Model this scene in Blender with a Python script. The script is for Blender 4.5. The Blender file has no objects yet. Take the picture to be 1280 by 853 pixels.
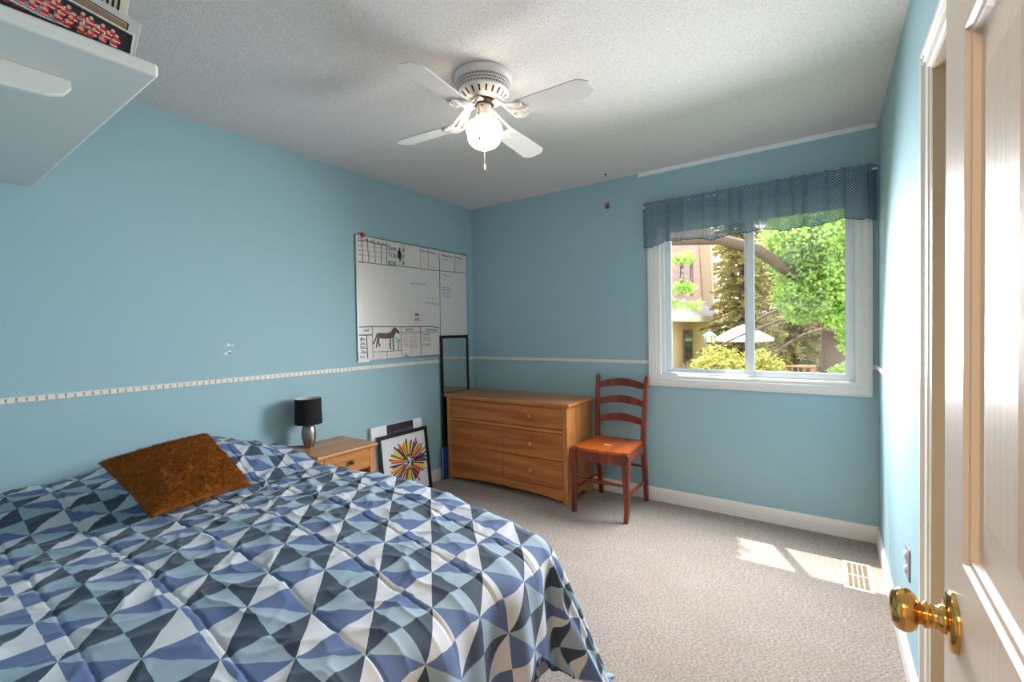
import bpy, bmesh, math, random
from mathutils import Vector, Matrix, noise

# ------------------------------------------------------------------ camera, world, light
sc = bpy.context.scene
COL = sc.collection
H, W = 2.44, 3.031                       # ceiling height, room width
def lin(r, g, b):
    f = lambda c: c/12.92 if c <= .04045 else ((c+.055)/1.055)**2.4
    return (f(r/255), f(g/255), f(b/255), 1.0)

cam_d = bpy.data.cameras.new('camera'); cam_d.lens = 36*568.76/1280; cam_d.sensor_width = 36
cam_d.clip_start = .02; cam_d.clip_end = 300
cam = bpy.data.objects.new('camera', cam_d); COL.objects.link(cam)
def cam_axes(yaw, pitch, roll):
    fwd = Vector((math.sin(yaw)*math.cos(pitch), math.cos(yaw)*math.cos(pitch), math.sin(pitch)))
    right = Vector((math.cos(yaw), -math.sin(yaw), 0)); up = right.cross(fwd)
    return right*math.cos(roll)+up*math.sin(roll), up*math.cos(roll)-right*math.sin(roll), fwd
R_, U_, F_ = cam_axes(-.60568, -.02251, -.01819)
m = Matrix.Identity(4)
for i in range(3):
    m[i][0], m[i][1], m[i][2] = R_[i], U_[i], -F_[i]
m.translation = (2.78483, -3.37503, 1.2833)
cam.matrix_world = m
sc.camera = cam
sc.view_settings.view_transform = 'Standard'; sc.view_settings.look = 'None'
sc.view_settings.exposure = 0.0; sc.view_settings.gamma = 1.0
try: sc.view_settings.use_curve_mapping = False
except Exception: pass
cy = sc.cycles
cy.max_bounces = 10; cy.diffuse_bounces = 6; cy.glossy_bounces = 4; cy.transparent_max_bounces = 16
cy.caustics_reflective = False; cy.caustics_refractive = False; cy.sample_clamp_indirect = 6
cy.use_denoising = True

SKY_STRENGTH = 5.2
SUN_STRENGTH = 24.0
WINDOW_POWER = 76.0
HALL_POWER = 38.0
GLOBE_STRENGTH = 10.0
w = bpy.data.worlds.new('sky'); sc.world = w; w.use_nodes = True
nt = w.node_tree; bg = nt.nodes['Background']
tc = nt.nodes.new('ShaderNodeTexCoord'); sep = nt.nodes.new('ShaderNodeSeparateXYZ'); rmp = nt.nodes.new('ShaderNodeValToRGB')
nz = nt.nodes.new('ShaderNodeTexNoise'); nz.inputs['Scale'].default_value = 3.0; nz.inputs['Detail'].default_value = 5
mixc = nt.nodes.new('ShaderNodeMix'); mixc.data_type = 'RGBA'
rmp.color_ramp.elements[0].color = (.95, .96, 1, 1); rmp.color_ramp.elements[1].color = (.45, .66, 1, 1)
nt.links.new(tc.outputs['Generated'], sep.inputs[0]); nt.links.new(sep.outputs['Z'], rmp.inputs[0])
nt.links.new(tc.outputs['Generated'], nz.inputs['Vector'])
nt.links.new(nz.outputs[0], mixc.inputs[0]); nt.links.new(rmp.outputs[0], mixc.inputs[6]); mixc.inputs[7].default_value = (1, 1, 1, 1)
nt.links.new(mixc.outputs[2], bg.inputs[0]); bg.inputs[1].default_value = SKY_STRENGTH

sun_d = bpy.data.lights.new('sun', 'SUN'); sun_d.energy = SUN_STRENGTH; sun_d.angle = math.radians(.6); sun_d.color = (1, .96, .88)
sun = bpy.data.objects.new('sun', sun_d); COL.objects.link(sun)
sun.rotation_euler = Vector((-.472, 1, 2.75)).to_track_quat('Z', 'Y').to_euler()
sun.location = (-2, 4, 11)

def area(name, loc, aim, sx, sy, power, color):
    d = bpy.data.lights.new(name, 'AREA'); d.shape = 'RECTANGLE'; d.size = sx; d.size_y = sy; d.energy = power; d.color = color
    o = bpy.data.objects.new(name, d); COL.objects.link(o); o.location = loc
    o.rotation_euler = (Vector(loc)-Vector(aim)).to_track_quat('Z', 'Y').to_euler()
    return o
# added area lights: window daylight, and an assumed hallway lamp behind the camera
wd_ = area('window_daylight', (2.31, -.115, 1.44), (2.24, -2, .74), .88, .90, WINDOW_POWER, (.92, .96, 1.0)); wd_.data.spread = math.radians(140)
area('assumed_hallway_fill', (2.45, -4.35, 2.34), (2.45, -4.30, 0), .5, .5, HALL_POWER, (1.0, .66, .36))  # unseen lamp, assumed in the hallway and added as warm fill

# ------------------------------------------------------------------ materials
class N:
    """a small wrapper for building node materials"""
    def __init__(s, name):
        s.m = bpy.data.materials.new(name); s.m.use_nodes = True; s.t = s.m.node_tree
        s.b = s.t.nodes['Principled BSDF']; s.o = s.t.nodes['Material Output']
    def n(s, kind, **kw):
        x = s.t.nodes.new('ShaderNode'+kind)
        for k, v in kw.items():
            if k in x.inputs: x.inputs[k].default_value = v
            else: setattr(x, k, v)
        return x
    def l(s, a, b): s.t.links.new(a, b)
    def val(s, k, v): s.b.inputs[k].default_value = v
    def math(s, op, a, b=None, c=None):
        x = s.t.nodes.new('ShaderNodeMath'); x.operation = op
        for i, q in enumerate((a, b, c)):
            if q is None: continue
            if isinstance(q, (int, float)): x.inputs[i].default_value = q
            else: s.l(q, x.inputs[i])
        return x.outputs[0]
    def mix(s, fac, a, b):
        x = s.t.nodes.new('ShaderNodeMix'); x.data_type = 'RGBA'
        for i, q in ((0, fac), (6, a), (7, b)):
            if isinstance(q, (int, float, tuple)): x.inputs[i].default_value = q
            else: s.l(q, x.inputs[i])
        return x.outputs[2]
    def bump(s, h, strength=.3, dist=.01):
        x = s.n('Bump'); x.inputs['Strength'].default_value = strength; x.inputs['Distance'].default_value = dist
        s.l(h, x.inputs['Height']); s.l(x.outputs[0], s.b.inputs['Normal'])
    def coords(s, scale=(1, 1, 1), rot=(0, 0, 0), kind='Object'):
        a = s.n('TexCoord'); mp = s.n('Mapping'); mp.inputs['Scale'].default_value = scale; mp.inputs['Rotation'].default_value = rot
        s.l(a.outputs[kind], mp.inputs[0]); return mp.outputs[0]
    def noise(s, vec, scale=5, detail=4, rough=.5):
        x = s.n('TexNoise'); x.inputs['Scale'].default_value = scale; x.inputs['Detail'].default_value = detail; x.inputs['Roughness'].default_value = rough
        s.l(vec, x.inputs['Vector']); return x.outputs[0]
    def ramp(s, f, stops):
        x = s.n('ValToRGB'); e = x.color_ramp.elements
        while len(e) < len(stops): e.new(.5)
        for i, (p, c) in enumerate(stops): e[i].position = p; e[i].color = c
        s.l(f, x.inputs[0]); return x.outputs[0]

def sh(c, k): return (c[0]*k, c[1]*k, c[2]*k, 1)
def plain(name, c, rough=.5, metal=0, var=.06, scale=9, bump=0, bscale=80, spec=.5):
    q = N(name); v = q.coords(); f = q.noise(v, scale, 4)
    q.l(q.mix(f, sh(c, 1-var), sh(c, 1+var)), q.b.inputs['Base Color'])
    q.val('Roughness', rough); q.val('Metallic', metal); q.val('Specular IOR Level', spec)
    if bump: q.bump(q.noise(v, bscale, 3), bump, .004)
    return q.m
def wood(name, c1, c2, c3, axis='x', rough=.35, boards=0.0, scale=1.0, coat=.0):
    q = N(name); st = {'x': (.7, 9, 9), 'y': (9, .7, 9), 'z': (9, 9, .7)}[axis]
    v = q.coords(tuple(k*scale for k in st))
    n1 = q.noise(v, 2.2, 6, .6); v2 = q.coords(tuple(k*scale*6 for k in st)); n2 = q.noise(v2, 3, 3, .6)
    f = q.math('ADD', q.math('MULTIPLY', n1, .72), q.math('MULTIPLY', n2, .28))
    col = q.ramp(f, [(.34, c1), (.5, c2), (.66, c3)])
    if boards:
        a = q.n('TexCoord'); s3 = q.n('SeparateXYZ'); q.l(a.outputs['Object'], s3.inputs[0])
        k = {'x': 'Z', 'y': 'X', 'z': 'Y'}[axis]
        wn = q.n('TexWhiteNoise'); wn.noise_dimensions = '1D'
        q.l(q.math('FLOOR', q.math('MULTIPLY', s3.outputs[k], 1/boards)), wn.inputs['W'])
        col = q.mix(q.math('MULTIPLY', wn.outputs['Value'], .38), col, sh(c1, .72))
    q.l(col, q.b.inputs['Base Color']); q.val('Roughness', rough); q.val('Coat Weight', coat); q.val('Coat Roughness', .15)
    q.bump(n2, .08, .002)
    return q.m

def wall_paint(name, c, rough=.72):
    q = N(name); v = q.coords(); f = q.noise(v, 1.3, 3)
    q.l(q.mix(f, sh(c, .96), sh(c, 1.04)), q.b.inputs['Base Color']); q.val('Roughness', rough); q.val('Specular IOR Level', .22)
    q.bump(q.noise(v, 260, 2), .09, .002)
    return q.m
BLUE = (.345, .506, .556, 1)
M = {}
M['wall'] = wall_paint('blue_wall_paint', BLUE)
M['cream_wall'] = wall_paint('cream_wall_paint', lin(228, 214, 190), .6)
def popcorn():
    q = N('stippled_ceiling_plaster'); v = q.coords()
    n1 = q.noise(v, 140, 4, .75); n2 = q.noise(v, 300, 2, .6)
    hgt = q.math('ADD', q.math('POWER', n1, 1.6), q.math('MULTIPLY', n2, .35))
    c = lin(226, 220, 218)
    q.l(q.ramp(n1, [(.34, sh(c, .80)), (.5, sh(c, .98)), (.7, sh(c, 1.06))]), q.b.inputs['Base Color']); q.val('Roughness', .95); q.val('Specular IOR Level', .1)
    q.bump(hgt, .5, .007); return q.m
M['ceiling'] = popcorn()
def carpet():
    q = N('beige_carpet_pile'); v = q.coords((1, 1.9, 1), (0, 0, .6))
    n1 = q.noise(v, 92, 8, .9); n2 = q.ramp(q.noise(v, 3.2, 6, .7), [(.36, (0, 0, 0, 1)), (.66, (1, 1, 1, 1))]); n3 = q.noise(v, 420, 2)
    col = q.ramp(n1, [(.40, lin(78, 65, 56)), (.5, lin(168, 153, 143)), (.60, lin(222, 212, 204))])
    col = q.mix(q.math('MULTIPLY', n2, .32), col, lin(150, 133, 118))
    q.l(col, q.b.inputs['Base Color']); q.val('Roughness', 1); q.val('Specular IOR Level', .05)
    q.val('Sheen Weight', .15); q.bump(q.math('ADD', n1, q.math('MULTIPLY', n3, .5)), .7, .010); return q.m
M['carpet'] = carpet()
M['trim'] = plain('white_trim_paint', lin(232, 226, 222), .35, var=.02)
M['cream_trim'] = plain('cream_trim_paint', lin(234, 226, 214), .35, var=.02)
M['vinyl'] = plain('white_window_vinyl', lin(226, 230, 234), .4, var=.01)
M['white'] = plain('white_enamel', lin(224, 218, 216), .35, var=.02)
M['whitematte'] = plain('white_matte', lin(238, 236, 236), .7, var=.02)
M['black'] = plain('black_satin', lin(18, 18, 20), .4, var=.1)
M['darkmetal'] = plain('dark_metal', lin(60, 52, 46), .4, .7)
M['chrome'] = plain('brushed_nickel', (.34, .325, .31, 1), .34, 1, .05)
M['brass'] = plain('polished_brass', (.72, .42, .13, 1), .14, 1, .05)
M['oak'] = wood('honey_maple_drawer', lin(146, 78, 32), lin(182, 108, 52), lin(200, 132, 74), 'x', .34, .0, 1.0)
M['oak_side'] = wood('honey_maple_side', lin(166, 98, 46), lin(194, 126, 68), lin(212, 152, 94), 'z', .34, .09)
M['oak_top'] = wood('honey_maple_top', lin(160, 90, 40), lin(190, 120, 62), lin(206, 142, 82), 'x', .3, .0)
M['oak_ns'] = wood('honey_pine_top', lin(152, 90, 44), lin(188, 124, 68), lin(208, 150, 92), 'y', .28, .0)
M['chairwood'] = wood('red_brown_stain', lin(72, 22, 6), lin(118, 42, 12), lin(148, 62, 22), 'z', .25, 0, 1.2, .3)
M['chairseat'] = wood('worn_red_brown_seat', lin(126, 50, 10), lin(172, 80, 22), lin(192, 104, 42), 'y', .3, 0, 1.0, .2)
def door_paint():
    q = N('embossed_door_paint'); c = lin(216, 200, 186)
    v = q.coords((11, 11, 1.0)); n1 = q.noise(v, 6, 6, .65); v2 = q.coords(); n2 = q.noise(v2, 60, 2)
    q.val('Base Color', c); q.val('Roughness', .36); q.val('Specular IOR Level', .36)
    q.bump(q.math('ADD', n1, q.math('MULTIPLY', n2, .25)), .25, .003); return q.m
M['door'] = door_paint()
def glass(name, haze):
    q = N(name); q.t.nodes.remove(q.b)
    tr = q.n('BsdfTransparent'); gl = q.n('BsdfGlossy'); gl.inputs['Roughness'].default_value = .02
    df = q.n('BsdfTranslucent'); df.inputs['Color'].default_value = (.95, .97, 1, 1)
    lw = q.n('LayerWeight'); lw.inputs['Blend'].default_value = .12
    m1 = q.n('MixShader'); m2 = q.n('MixShader')
    v = q.coords((1, 1, 1)); f = q.ramp(q.noise(v, 2.6, 4, .6), [(.38, (0, 0, 0, 1)), (.68, (1, 1, 1, 1))])
    q.l(q.math('MULTIPLY', f, haze), m1.inputs[0]); q.l(tr.outputs[0], m1.inputs[1]); q.l(df.outputs[0], m1.inputs[2])
    q.l(q.math('MULTIPLY', lw.outputs['Fresnel'], .6), m2.inputs[0]); q.l(m1.outputs[0], m2.inputs[1]); q.l(gl.outputs[0], m2.inputs[2])
    q.l(m2.outputs[0], q.o.inputs[0]); return q.m
M['glass'] = glass('clear_pane', .002); M['glass_hazy'] = glass('dusty_pane', .022)
def mirror():
    q = N('mirror_glass'); q.val('Base Color', (.86, .88, .87, 1)); q.val('Metallic', 1); q.val('Roughness', .02); return q.m
M['mirror'] = mirror()
def emit(name, c, s):
    q = N(name); q.val('Base Color', (1, .95, .85, 1)); q.val('Emission Color', c); q.val('Emission Strength', s); q.val('Roughness', .2); return q.m
M['globe'] = emit('lit_opal_glass', (1, .84, .62, 1), GLOBE_STRENGTH)

# ------------------------------------------------------------------ mesh helpers
WL = {}
def link(o, parent=None):
    COL.objects.link(o)
    if parent is not None: o.parent = parent
    return o
def tag(o, label=None, cat=None, group=None, kind=None):
    if label: o['label'] = label
    if cat: o['category'] = cat
    if group: o['group'] = group
    if kind: o['kind'] = kind
    return o
def thing(name, label, cat, loc, group=None, rz=0):
    o = bpy.data.objects.new(name, None); COL.objects.link(o); o.location = loc; o.rotation_euler = (0, 0, rz)
    o.empty_display_size = .1; WL[o.name] = Vector(loc)
    return tag(o, label, cat, group)
class MB:
    def __init__(s): s.v = []; s.f = []; s.mi = []; s.uv = {}
    def add(s, vs, fs, mi=0):
        b = len(s.v); s.v += [tuple(x) for x in vs]
        for f in fs: s.f.append(tuple(b+i for i in f)); s.mi.append(mi)
        return b
    def box(s, x0, x1, y0, y1, z0, z1, mi=0):
        x0, x1 = min(x0, x1), max(x0, x1); y0, y1 = min(y0, y1), max(y0, y1); z0, z1 = min(z0, z1), max(z0, z1)
        v = [(x0, y0, z0), (x1, y0, z0), (x1, y1, z0), (x0, y1, z0), (x0, y0, z1), (x1, y0, z1), (x1, y1, z1), (x0, y1, z1)]
        s.add(v, [(0, 3, 2, 1), (4, 5, 6, 7), (0, 1, 5, 4), (1, 2, 6, 5), (2, 3, 7, 6), (3, 0, 4, 7)], mi); return s
    def ring(s, loops, mi=0, cap0=True, cap1=True, closed=True):
        n = len(loops[0]); vs = [p for L in loops for p in L]; fs = []
        for i in range(len(loops)-1):
            for j in range(n if closed else n-1):
                k = (j+1) % n; fs.append((i*n+j, i*n+k, (i+1)*n+k, (i+1)*n+j))
        if cap0: fs.append(tuple(reversed(range(n))))
        if cap1: fs.append(tuple((len(loops)-1)*n+j for j in range(n)))
        s.add(vs, fs, mi); return s
    def lathe(s, prof, c=(0, 0, 0), axis='z', n=24, mi=0, cap0=True, cap1=True):
        c = Vector(c); L = []
        for r, h in prof:
            row = []
            for j in range(n):
                a = 2*math.pi*j/n; x, y = r*math.cos(a), r*math.sin(a)
                p = {'z': (x, y, h), 'x': (h, x, y), 'y': (y, h, x)}[axis]
                row.append(c+Vector(p))
            L.append(row)
        return s.ring(L, mi, cap0, cap1)
    def tube(s, pts, r, n=10, mi=0, sq=1.0):
        pts = [Vector(p) for p in pts]; rs = r if isinstance(r, (list, tuple)) else [r]*len(pts)
        L = []; ref = None
        for i, p in enumerate(pts):
            t = (pts[min(i+1, len(pts)-1)]-pts[max(i-1, 0)]).normalized()
            if ref is None: ref = Vector((0, 0, 1)) if abs(t.z) < .9 else Vector((1, 0, 0))
            a = t.cross(ref).normalized(); b = a.cross(t).normalized(); ref = b
            L.append([p+a*(math.cos(2*math.pi*j/n)*rs[i])+b*(math.sin(2*math.pi*j/n)*rs[i]*sq) for j in range(n)])
        return s.ring(L, mi)
    def sweep_rect(s, pts, sx, sy, mi=0, ax=(1, 0, 0), ay=(0, 1, 0)):
        """rectangular section carried along a chain of points; sx, sy may be lists"""
        L = []; ax = Vector(ax); ay = Vector(ay)
        for i, p in enumerate(pts):
            a = (sx[i] if isinstance(sx, (list, tuple)) else sx)/2; b = (sy[i] if isinstance(sy, (list, tuple)) else sy)/2
            p = Vector(p); L.append([p-ax*a-ay*b, p+ax*a-ay*b, p+ax*a+ay*b, p-ax*a+ay*b])
        return s.ring(L, mi)
    def prism(s, poly, f0, f1, mi=0):
        """polygon given in 2-D, mapped by f0 and f1 to its two faces"""
        return s.ring([[f0(*p) for p in poly], [f1(*p) for p in poly]], mi)
    def build(s, name, mats, parent=None, smooth=False, bevel=0, seg=2, angle=35, solid=0):
        me = bpy.data.meshes.new(name)
        off = WL[parent.name] if parent is not None and parent.name in WL else Vector((0, 0, 0))
        me.from_pydata([tuple(Vector(p)-off) for p in s.v], [], s.f)
        mats = mats if isinstance(mats, (list, tuple)) else [mats]
        for q in mats: me.materials.append(q)
        me.polygons.foreach_set('material_index', s.mi)
        if s.uv:
            uvl = me.uv_layers.new(name='UVMap')
            for lp in me.loops: uvl.data[lp.index].uv = s.uv[lp.vertex_index]
        bm = bmesh.new(); bm.from_mesh(me); bmesh.ops.recalc_face_normals(bm, faces=bm.faces); bm.to_mesh(me); bm.free()
        if smooth or bevel:
            me.polygons.foreach_set('use_smooth', [True]*len(me.polygons))
            me.set_sharp_from_angle(angle=math.radians(angle))
        me.update()
        o = bpy.data.objects.new(name, me); link(o, parent)
        WL[o.name] = off
        if bevel:
            b = o.modifiers.new('edge', 'BEVEL'); b.width = bevel; b.segments = seg; b.limit_method = 'ANGLE'; b.angle_limit = math.radians(40); b.harden_normals = True
        if solid:
            b = o.modifiers.new('thick', 'SOLIDIFY'); b.thickness = solid; b.offset = -1
        return o
def struct(name, mb, mats, parent=None, **kw):
    o = mb.build(name, mats, parent, **kw)
    if parent is None: o['kind'] = 'structure'
    return o
def copy_tree(o, parent=None):
    c = o.copy(); COL.objects.link(c)
    if parent is not None: c.parent = parent
    for ch in list(o.children): copy_tree(ch, c)
    return c
def text_polys(body, size):
    cu = bpy.data.curves.new('lettering', 'FONT'); cu.body = body; cu.size = size; cu.resolution_u = 3; cu.offset = .018
    ob = bpy.data.objects.new('lettering', cu); COL.objects.link(ob); bpy.context.view_layer.update()
    me = bpy.data.meshes.new_from_object(ob.evaluated_get(bpy.context.evaluated_depsgraph_get()))
    vs = [tuple(v.co) for v in me.vertices]; fs = [tuple(p.vertices) for p in me.polygons]
    bpy.data.objects.remove(ob); bpy.data.curves.remove(cu); bpy.data.meshes.remove(me)
    return vs, fs
def smooth01(t):
    t = max(0, min(1, t)); return t*t*(3-2*t)

# ------------------------------------------------------------------ the room shell
FRONT = -3.42
WX0, WX1, WZ0, WZ1 = 1.765, 2.935, .93, 2.05          # hole of the window in the back wall
q = MB().box(-.12, W+.12, FRONT-.12, .105, -.12, 0); struct('floor', q, M['carpet'])
q = MB().box(-.12, W+.12, FRONT-.12, .105, H, H+.12); struct('ceiling', q, M['ceiling'])
q = MB().box(-.12, 0, FRONT-.12, .105, 0, H); wl = struct('wall_left', q, M['wall'])
q = MB().box(0, WX0, 0, .105, 0, H).box(WX1, W, 0, .105, 0, H).box(WX0, WX1, 0, .105, 0, WZ0).box(WX0, WX1, 0, .105, WZ1, H)
wb = struct('wall_back', q, M['wall'])
CY0, CY1, CZ = -1.64, -2.42, 2.0                      # closet opening in the right wall
q = MB().box(W, W+.12, CY0, .105, 0, H).box(W, W+.12, FRONT-.12, CY1, 0, H).box(W, W+.12, CY1, CY0, CZ, H)
wr = struct('wall_right', q, M['wall'])
DX0, DX1, DZ = 2.10, 2.925, 2.06                      # doorway in the front wall, where the picture was taken from
q = MB().box(0, DX0, FRONT-.12, FRONT, 0, H).box(DX1, W, FRONT-.12, FRONT, 0, H).box(DX0, DX1, FRONT-.12, FRONT, DZ, H)
struct('wall_front', q, M['wall'])
q = MB().box(W+.12, W+.8, CY1-.1, CY1-.02, 0, H).box(W+.12, W+.8, CY0+.02, CY0+.1, 0, H).box(W+.74, W+.8, CY1-.02, CY0+.02, 0, H).box(W+.12, W+.8, CY1-.1, CY0+.1, -.06, 0).box(W+.12, W+.8, CY1-.1, CY0+.1, H, H+.06)
struct('wall_closet', q, M['cream_wall'])
q = MB().box(.9, 1.0, -5.6, FRONT-.12, 0, H).box(3.9, 4.0, -5.6, FRONT-.12, 0, H).box(.9, 4.0, -5.7, -5.6, 0, H).box(W+.12, 4.0, FRONT-.12, FRONT-.02, 0, H)
struct('wall_hall', q, M['cream_wall'])
q = MB().box(.9, 4.0, -5.7, FRONT-.12, -.1, 0); struct('floor_hall', q, M['carpet'])
q = MB().box(.9, 4.0, -5.7, FRONT-.12, H, H+.1); struct('ceiling_hall', q, M['whitematte'])

# skirting boards, moulded along their top edge
BB = [(0, 0), (.014, 0), (.014, .062), (.011, .068), (.0125, .074), (.009, .084), (.006, .092), (0, .096)]
def run_profile(name, prof, a, b, inward, mat, mitre=.014):
    a = Vector(a); b = Vector(b); n = Vector(inward); d = (b-a).normalized()
    mb = MB(); mb.ring([[a+n*p[0]+Vector((0, 0, p[1]))+d*(p[0]) for p in prof], [b+n*p[0]+Vector((0, 0, p[1]))-d*(p[0]) for p in prof]])
    return struct(name, mb, mat, smooth=True, angle=25)
run_profile('baseboard_left', BB, (0, FRONT, 0), (0, 0, 0), (1, 0, 0), M['trim'])
run_profile('baseboard_back', BB, (0, 0, 0), (W, 0, 0), (0, -1, 0), M['trim'])
run_profile('baseboard_right', BB, (W, 0, 0), (W, -1.56, 0), (-1, 0, 0), M['trim'])

# chair rail: a flat strip carrying a row of small raised beads
def rail(name, a, b, n, beads=True):
    a = Vector(a); b = Vector(b); n = Vector(n); L = (b-a).length; d = (b-a).normalized(); up = Vector((0, 0, 1)); mb = MB()
    def bx(s0, s1, z0, z1, t0, t1):
        P = [a+d*s+n*t+up*z for z in (z0, z1) for s, t in ((s0, t0), (s1, t0), (s1, t1), (s0, t1))]
        mb.add(P, [(0, 3, 2, 1), (4, 5, 6, 7), (0, 1, 5, 4), (1, 2, 6, 5), (2, 3, 7, 6), (3, 0, 4, 7)])
    bx(0, L, -.012, .012, 0, .006); bx(0, L, .008, .012, .006, .010); bx(0, L, -.012, -.009, .006, .009)
    k = 0.0
    while k < L-.02 and beads:
        bx(k+.004, k+.024, -.0085, .0075, .0055, .0115); k += .03
    return struct(name, mb, M['cream_trim'])
RZ = 1.032
rail('trim_1', (0, FRONT, RZ), (0, -.012, RZ), (1, 0, 0)); rail('trim_2', (0, 0, RZ), (1.692, 0, RZ), (0, -1, 0)); rail('trim_3', (W, -.012, RZ), (W, -1.545, RZ), (-1, 0, 0)); rail('trim_4', (3.004, 0, RZ), (W, 0, RZ), (0, -1, 0))
# smooth bead where the stippled ceiling meets the back wall
run_profile('trim_5', [(0, 0), (.020, .016), (.020, .024), (0, .024)], (1.62, 0, H-.0245), (W, 0, H-.0245), (0, -1, 0), M['whitematte'])

# closet opening: cased with a moulded architrave and a plain jamb
q = MB()
def arch_strip(mb, y_out, y_in, z0, z1):                 # upright of the architrave on the right wall
    s = 1 if y_in < y_out else -1; wd = abs(y_out-y_in)
    pr = [(0, 0), (0, .018), (.18, .018), (.24, .014), (.42, .017), (.52, .012), (.80, .010), (.86, .006), (1, .005), (1, 0)]
    mb.ring([[Vector((W-t, y_out-s*wd*u, z)) for u, t in pr] for z in (z0, z1)])
arch_strip(q, -1.553, CY0-.005, 0, 2.062); arch_strip(q, CY1-.08, CY1+.005, 0, 2.062)
pr = [(0, 0), (0, .018), (.18, .018), (.24, .014), (.42, .017), (.52, .012), (.80, .010), (.86, .006), (1, .005), (1, 0)]
q.ring([[Vector((W-t, y, 2.076-.082*u)) for u, t in pr] for y in (-1.553, CY1-.08)])
struct('trim_7', MB().box(W-.004, W+.12, CY0-.014, CY0, 0, CZ).box(W-.004, W+.12, CY1, CY1+.014, 0, CZ).box(W-.004, W+.12, CY1, CY0, CZ-.014, CZ), plain('shaded_beige_jamb', lin(196, 180, 156), .45, var=.02))  # jamb colour darkened for the shade it stands in
struct('trim_6', q, M['cream_trim'], smooth=True, angle=20)

# marks in the paint: chipped patches showing plaster (left wall)
q = MB(); rnd = random.Random(4)
def chip(mb, y, z, ry, rz, mi=0, n=12):
    P = [(.0008, y+ry*math.cos(2*math.pi*i/n)*rnd.uniform(.6, 1.1), z+rz*math.sin(2*math.pi*i/n)*rnd.uniform(.6, 1.1)) for i in range(n)]
    mb.add(P, [tuple(range(n))], mi)
chip(q, -2.172, 1.232, .013, .009); chip(q, -2.150, 1.230, .006, .006); chip(q, -2.178, 1.184, .028, .008); chip(q, -2.166, 1.189, .012, .012)
o = q.build('chipped_paint', M['whitematte'], wl); o['label'] = 'bare white patch in the blue paint'

# ------------------------------------------------------------------ window
win = bpy.data.objects.new('window_1', None); COL.objects.link(win); win.location = (2.35, 0, .93); WL[win.name] = Vector((2.35, 0, .93)); win['kind'] = 'structure'
def moulded_frame(x0, x1, z0, z1, wd, y0, prof):
    """a mitred picture-frame moulding; prof = list of (inset, projection towards the room)"""
    mb = MB(); L = []
    for u, t in prof:
        i = u*wd; L.append([(x0+i, y0-t, z0+i), (x1-i, y0-t, z0+i), (x1-i, y0-t, z1-i), (x0+i, y0-t, z1-i)])
    mb.ring(L, 0, False, False); return mb
PR = [(0, 0), (0, .020), (.10, .022), (.16, .018), (.22, .022), (.36, .021), (.62, .014), (.70, .017), (.80, .012), (1, .010), (1, 0)]
moulded_frame(1.693, 3.003, .858, 2.10, .074, 0, PR).build('window_casing', M['trim'], win, smooth=True, angle=18)
q = MB()                                                 # jamb lining
for (a, b, c, d) in ((WX0-.001, WX0+.012, WZ0, WZ1), (WX1-.012, WX1+.001, WZ0, WZ1), (WX0, WX1, WZ0-.001, WZ0+.012), (WX0, WX1, WZ1-.012, WZ1+.001)): q.box(a, b, -.002, .104, c, d)
q.build('window_jamb', M['trim'], win, bevel=.002)
def rect_frame(mb, x0, x1, z0, z1, wl_, wr_, wb_, wt_, y0, y1):
    mb.box(x0, x0+wl_, y0, y1, z0, z1).box(x1-wr_, x1, y0, y1, z0, z1).box(x0+wl_, x1-wr_, y0, y1, z0, z0+wb_).box(x0+wl_, x1-wr_, y0, y1, z1-wt_, z1)
q = MB(); rect_frame(q, WX0+.012, WX1-.012, WZ0+.012, WZ1-.012, .022, .022, .018, .022, .036, .103)
q.build('window_frame', M['vinyl'], win, bevel=.003)
q = MB(); rect_frame(q, 1.797, 2.372, .958, 2.02, .040, .046, .026, .03, .068, .100); s1 = q.build('sash', M['vinyl'], win, bevel=.003)
q = MB(); rect_frame(q, 2.346, 2.905, .958, 2.02, .040, .028, .026, .03, .034, .072); s2 = q.build('sash', M['vinyl'], win, bevel=.003)
MB().box(1.834, 2.330, .084, .088, .98, 1.992).build('glass_pane', M['glass'], s1)
o = MB().box(2.383, 2.880, .052, .056, .98, 1.992).build('glass_pane', M['glass_hazy'], s2); o['label'] = 'dusty pane with a milky film'
q = MB()                                                # dark rubber gasket around the panes
rect_frame(q, 1.833, 2.330, .980, 1.992, .005, .005, .005, .005, .076, .081); q.build('gasket', M['darkmetal'], s1)
q = MB(); rect_frame(q, 2.382, 2.881, .980, 1.992, .005, .005, .004, .005, .044, .049); q.build('gasket', M['darkmetal'], s2)
q = MB().box(2.20, 2.236, .025, .045, .950, .958).lathe([(.012, .935), (.014, .95), (.010, .965), (.004, .974)], (2.218, .03, .005), 'z', 12)
q.build('sash_latch', M['vinyl'], win, smooth=True)
q = MB().box(1.815, 1.90, .0, .028, .942, .950).tube([(1.89, .012, .952), (1.86, .008, .958), (1.83, .01, .952)], .006, 8)
q.build('crank_handle', M['vinyl'], win, smooth=True)

# bead chain of the roller blind, hanging down the right jamb
q = MB()
def bead(mb, c, r):
    mb.lathe([(r*math.sin(math.pi*i/6)+1e-5, -r*math.cos(math.pi*i/6)) for i in range(7)], c, 'z', 8)
z = 1.99
while z > 1.10:
    for dx in (0, .014): bead(q, (2.906+dx, .018, z-(.0045 if dx else 0)), .0035)
    z -= .009
for i in range(6):
    a = math.pi*(i+.5)/6; bead(q, (2.913+.007*math.cos(a), .018, 1.10-.010*math.sin(a)), .0035)
q.box(2.898, 2.928, .006, .03, 1.985, 2.015)
tag(q.build('blind_chain', M['whitematte'], None, smooth=True), 'white beaded pull chain hanging in front of the right window jamb', 'chain')

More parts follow.
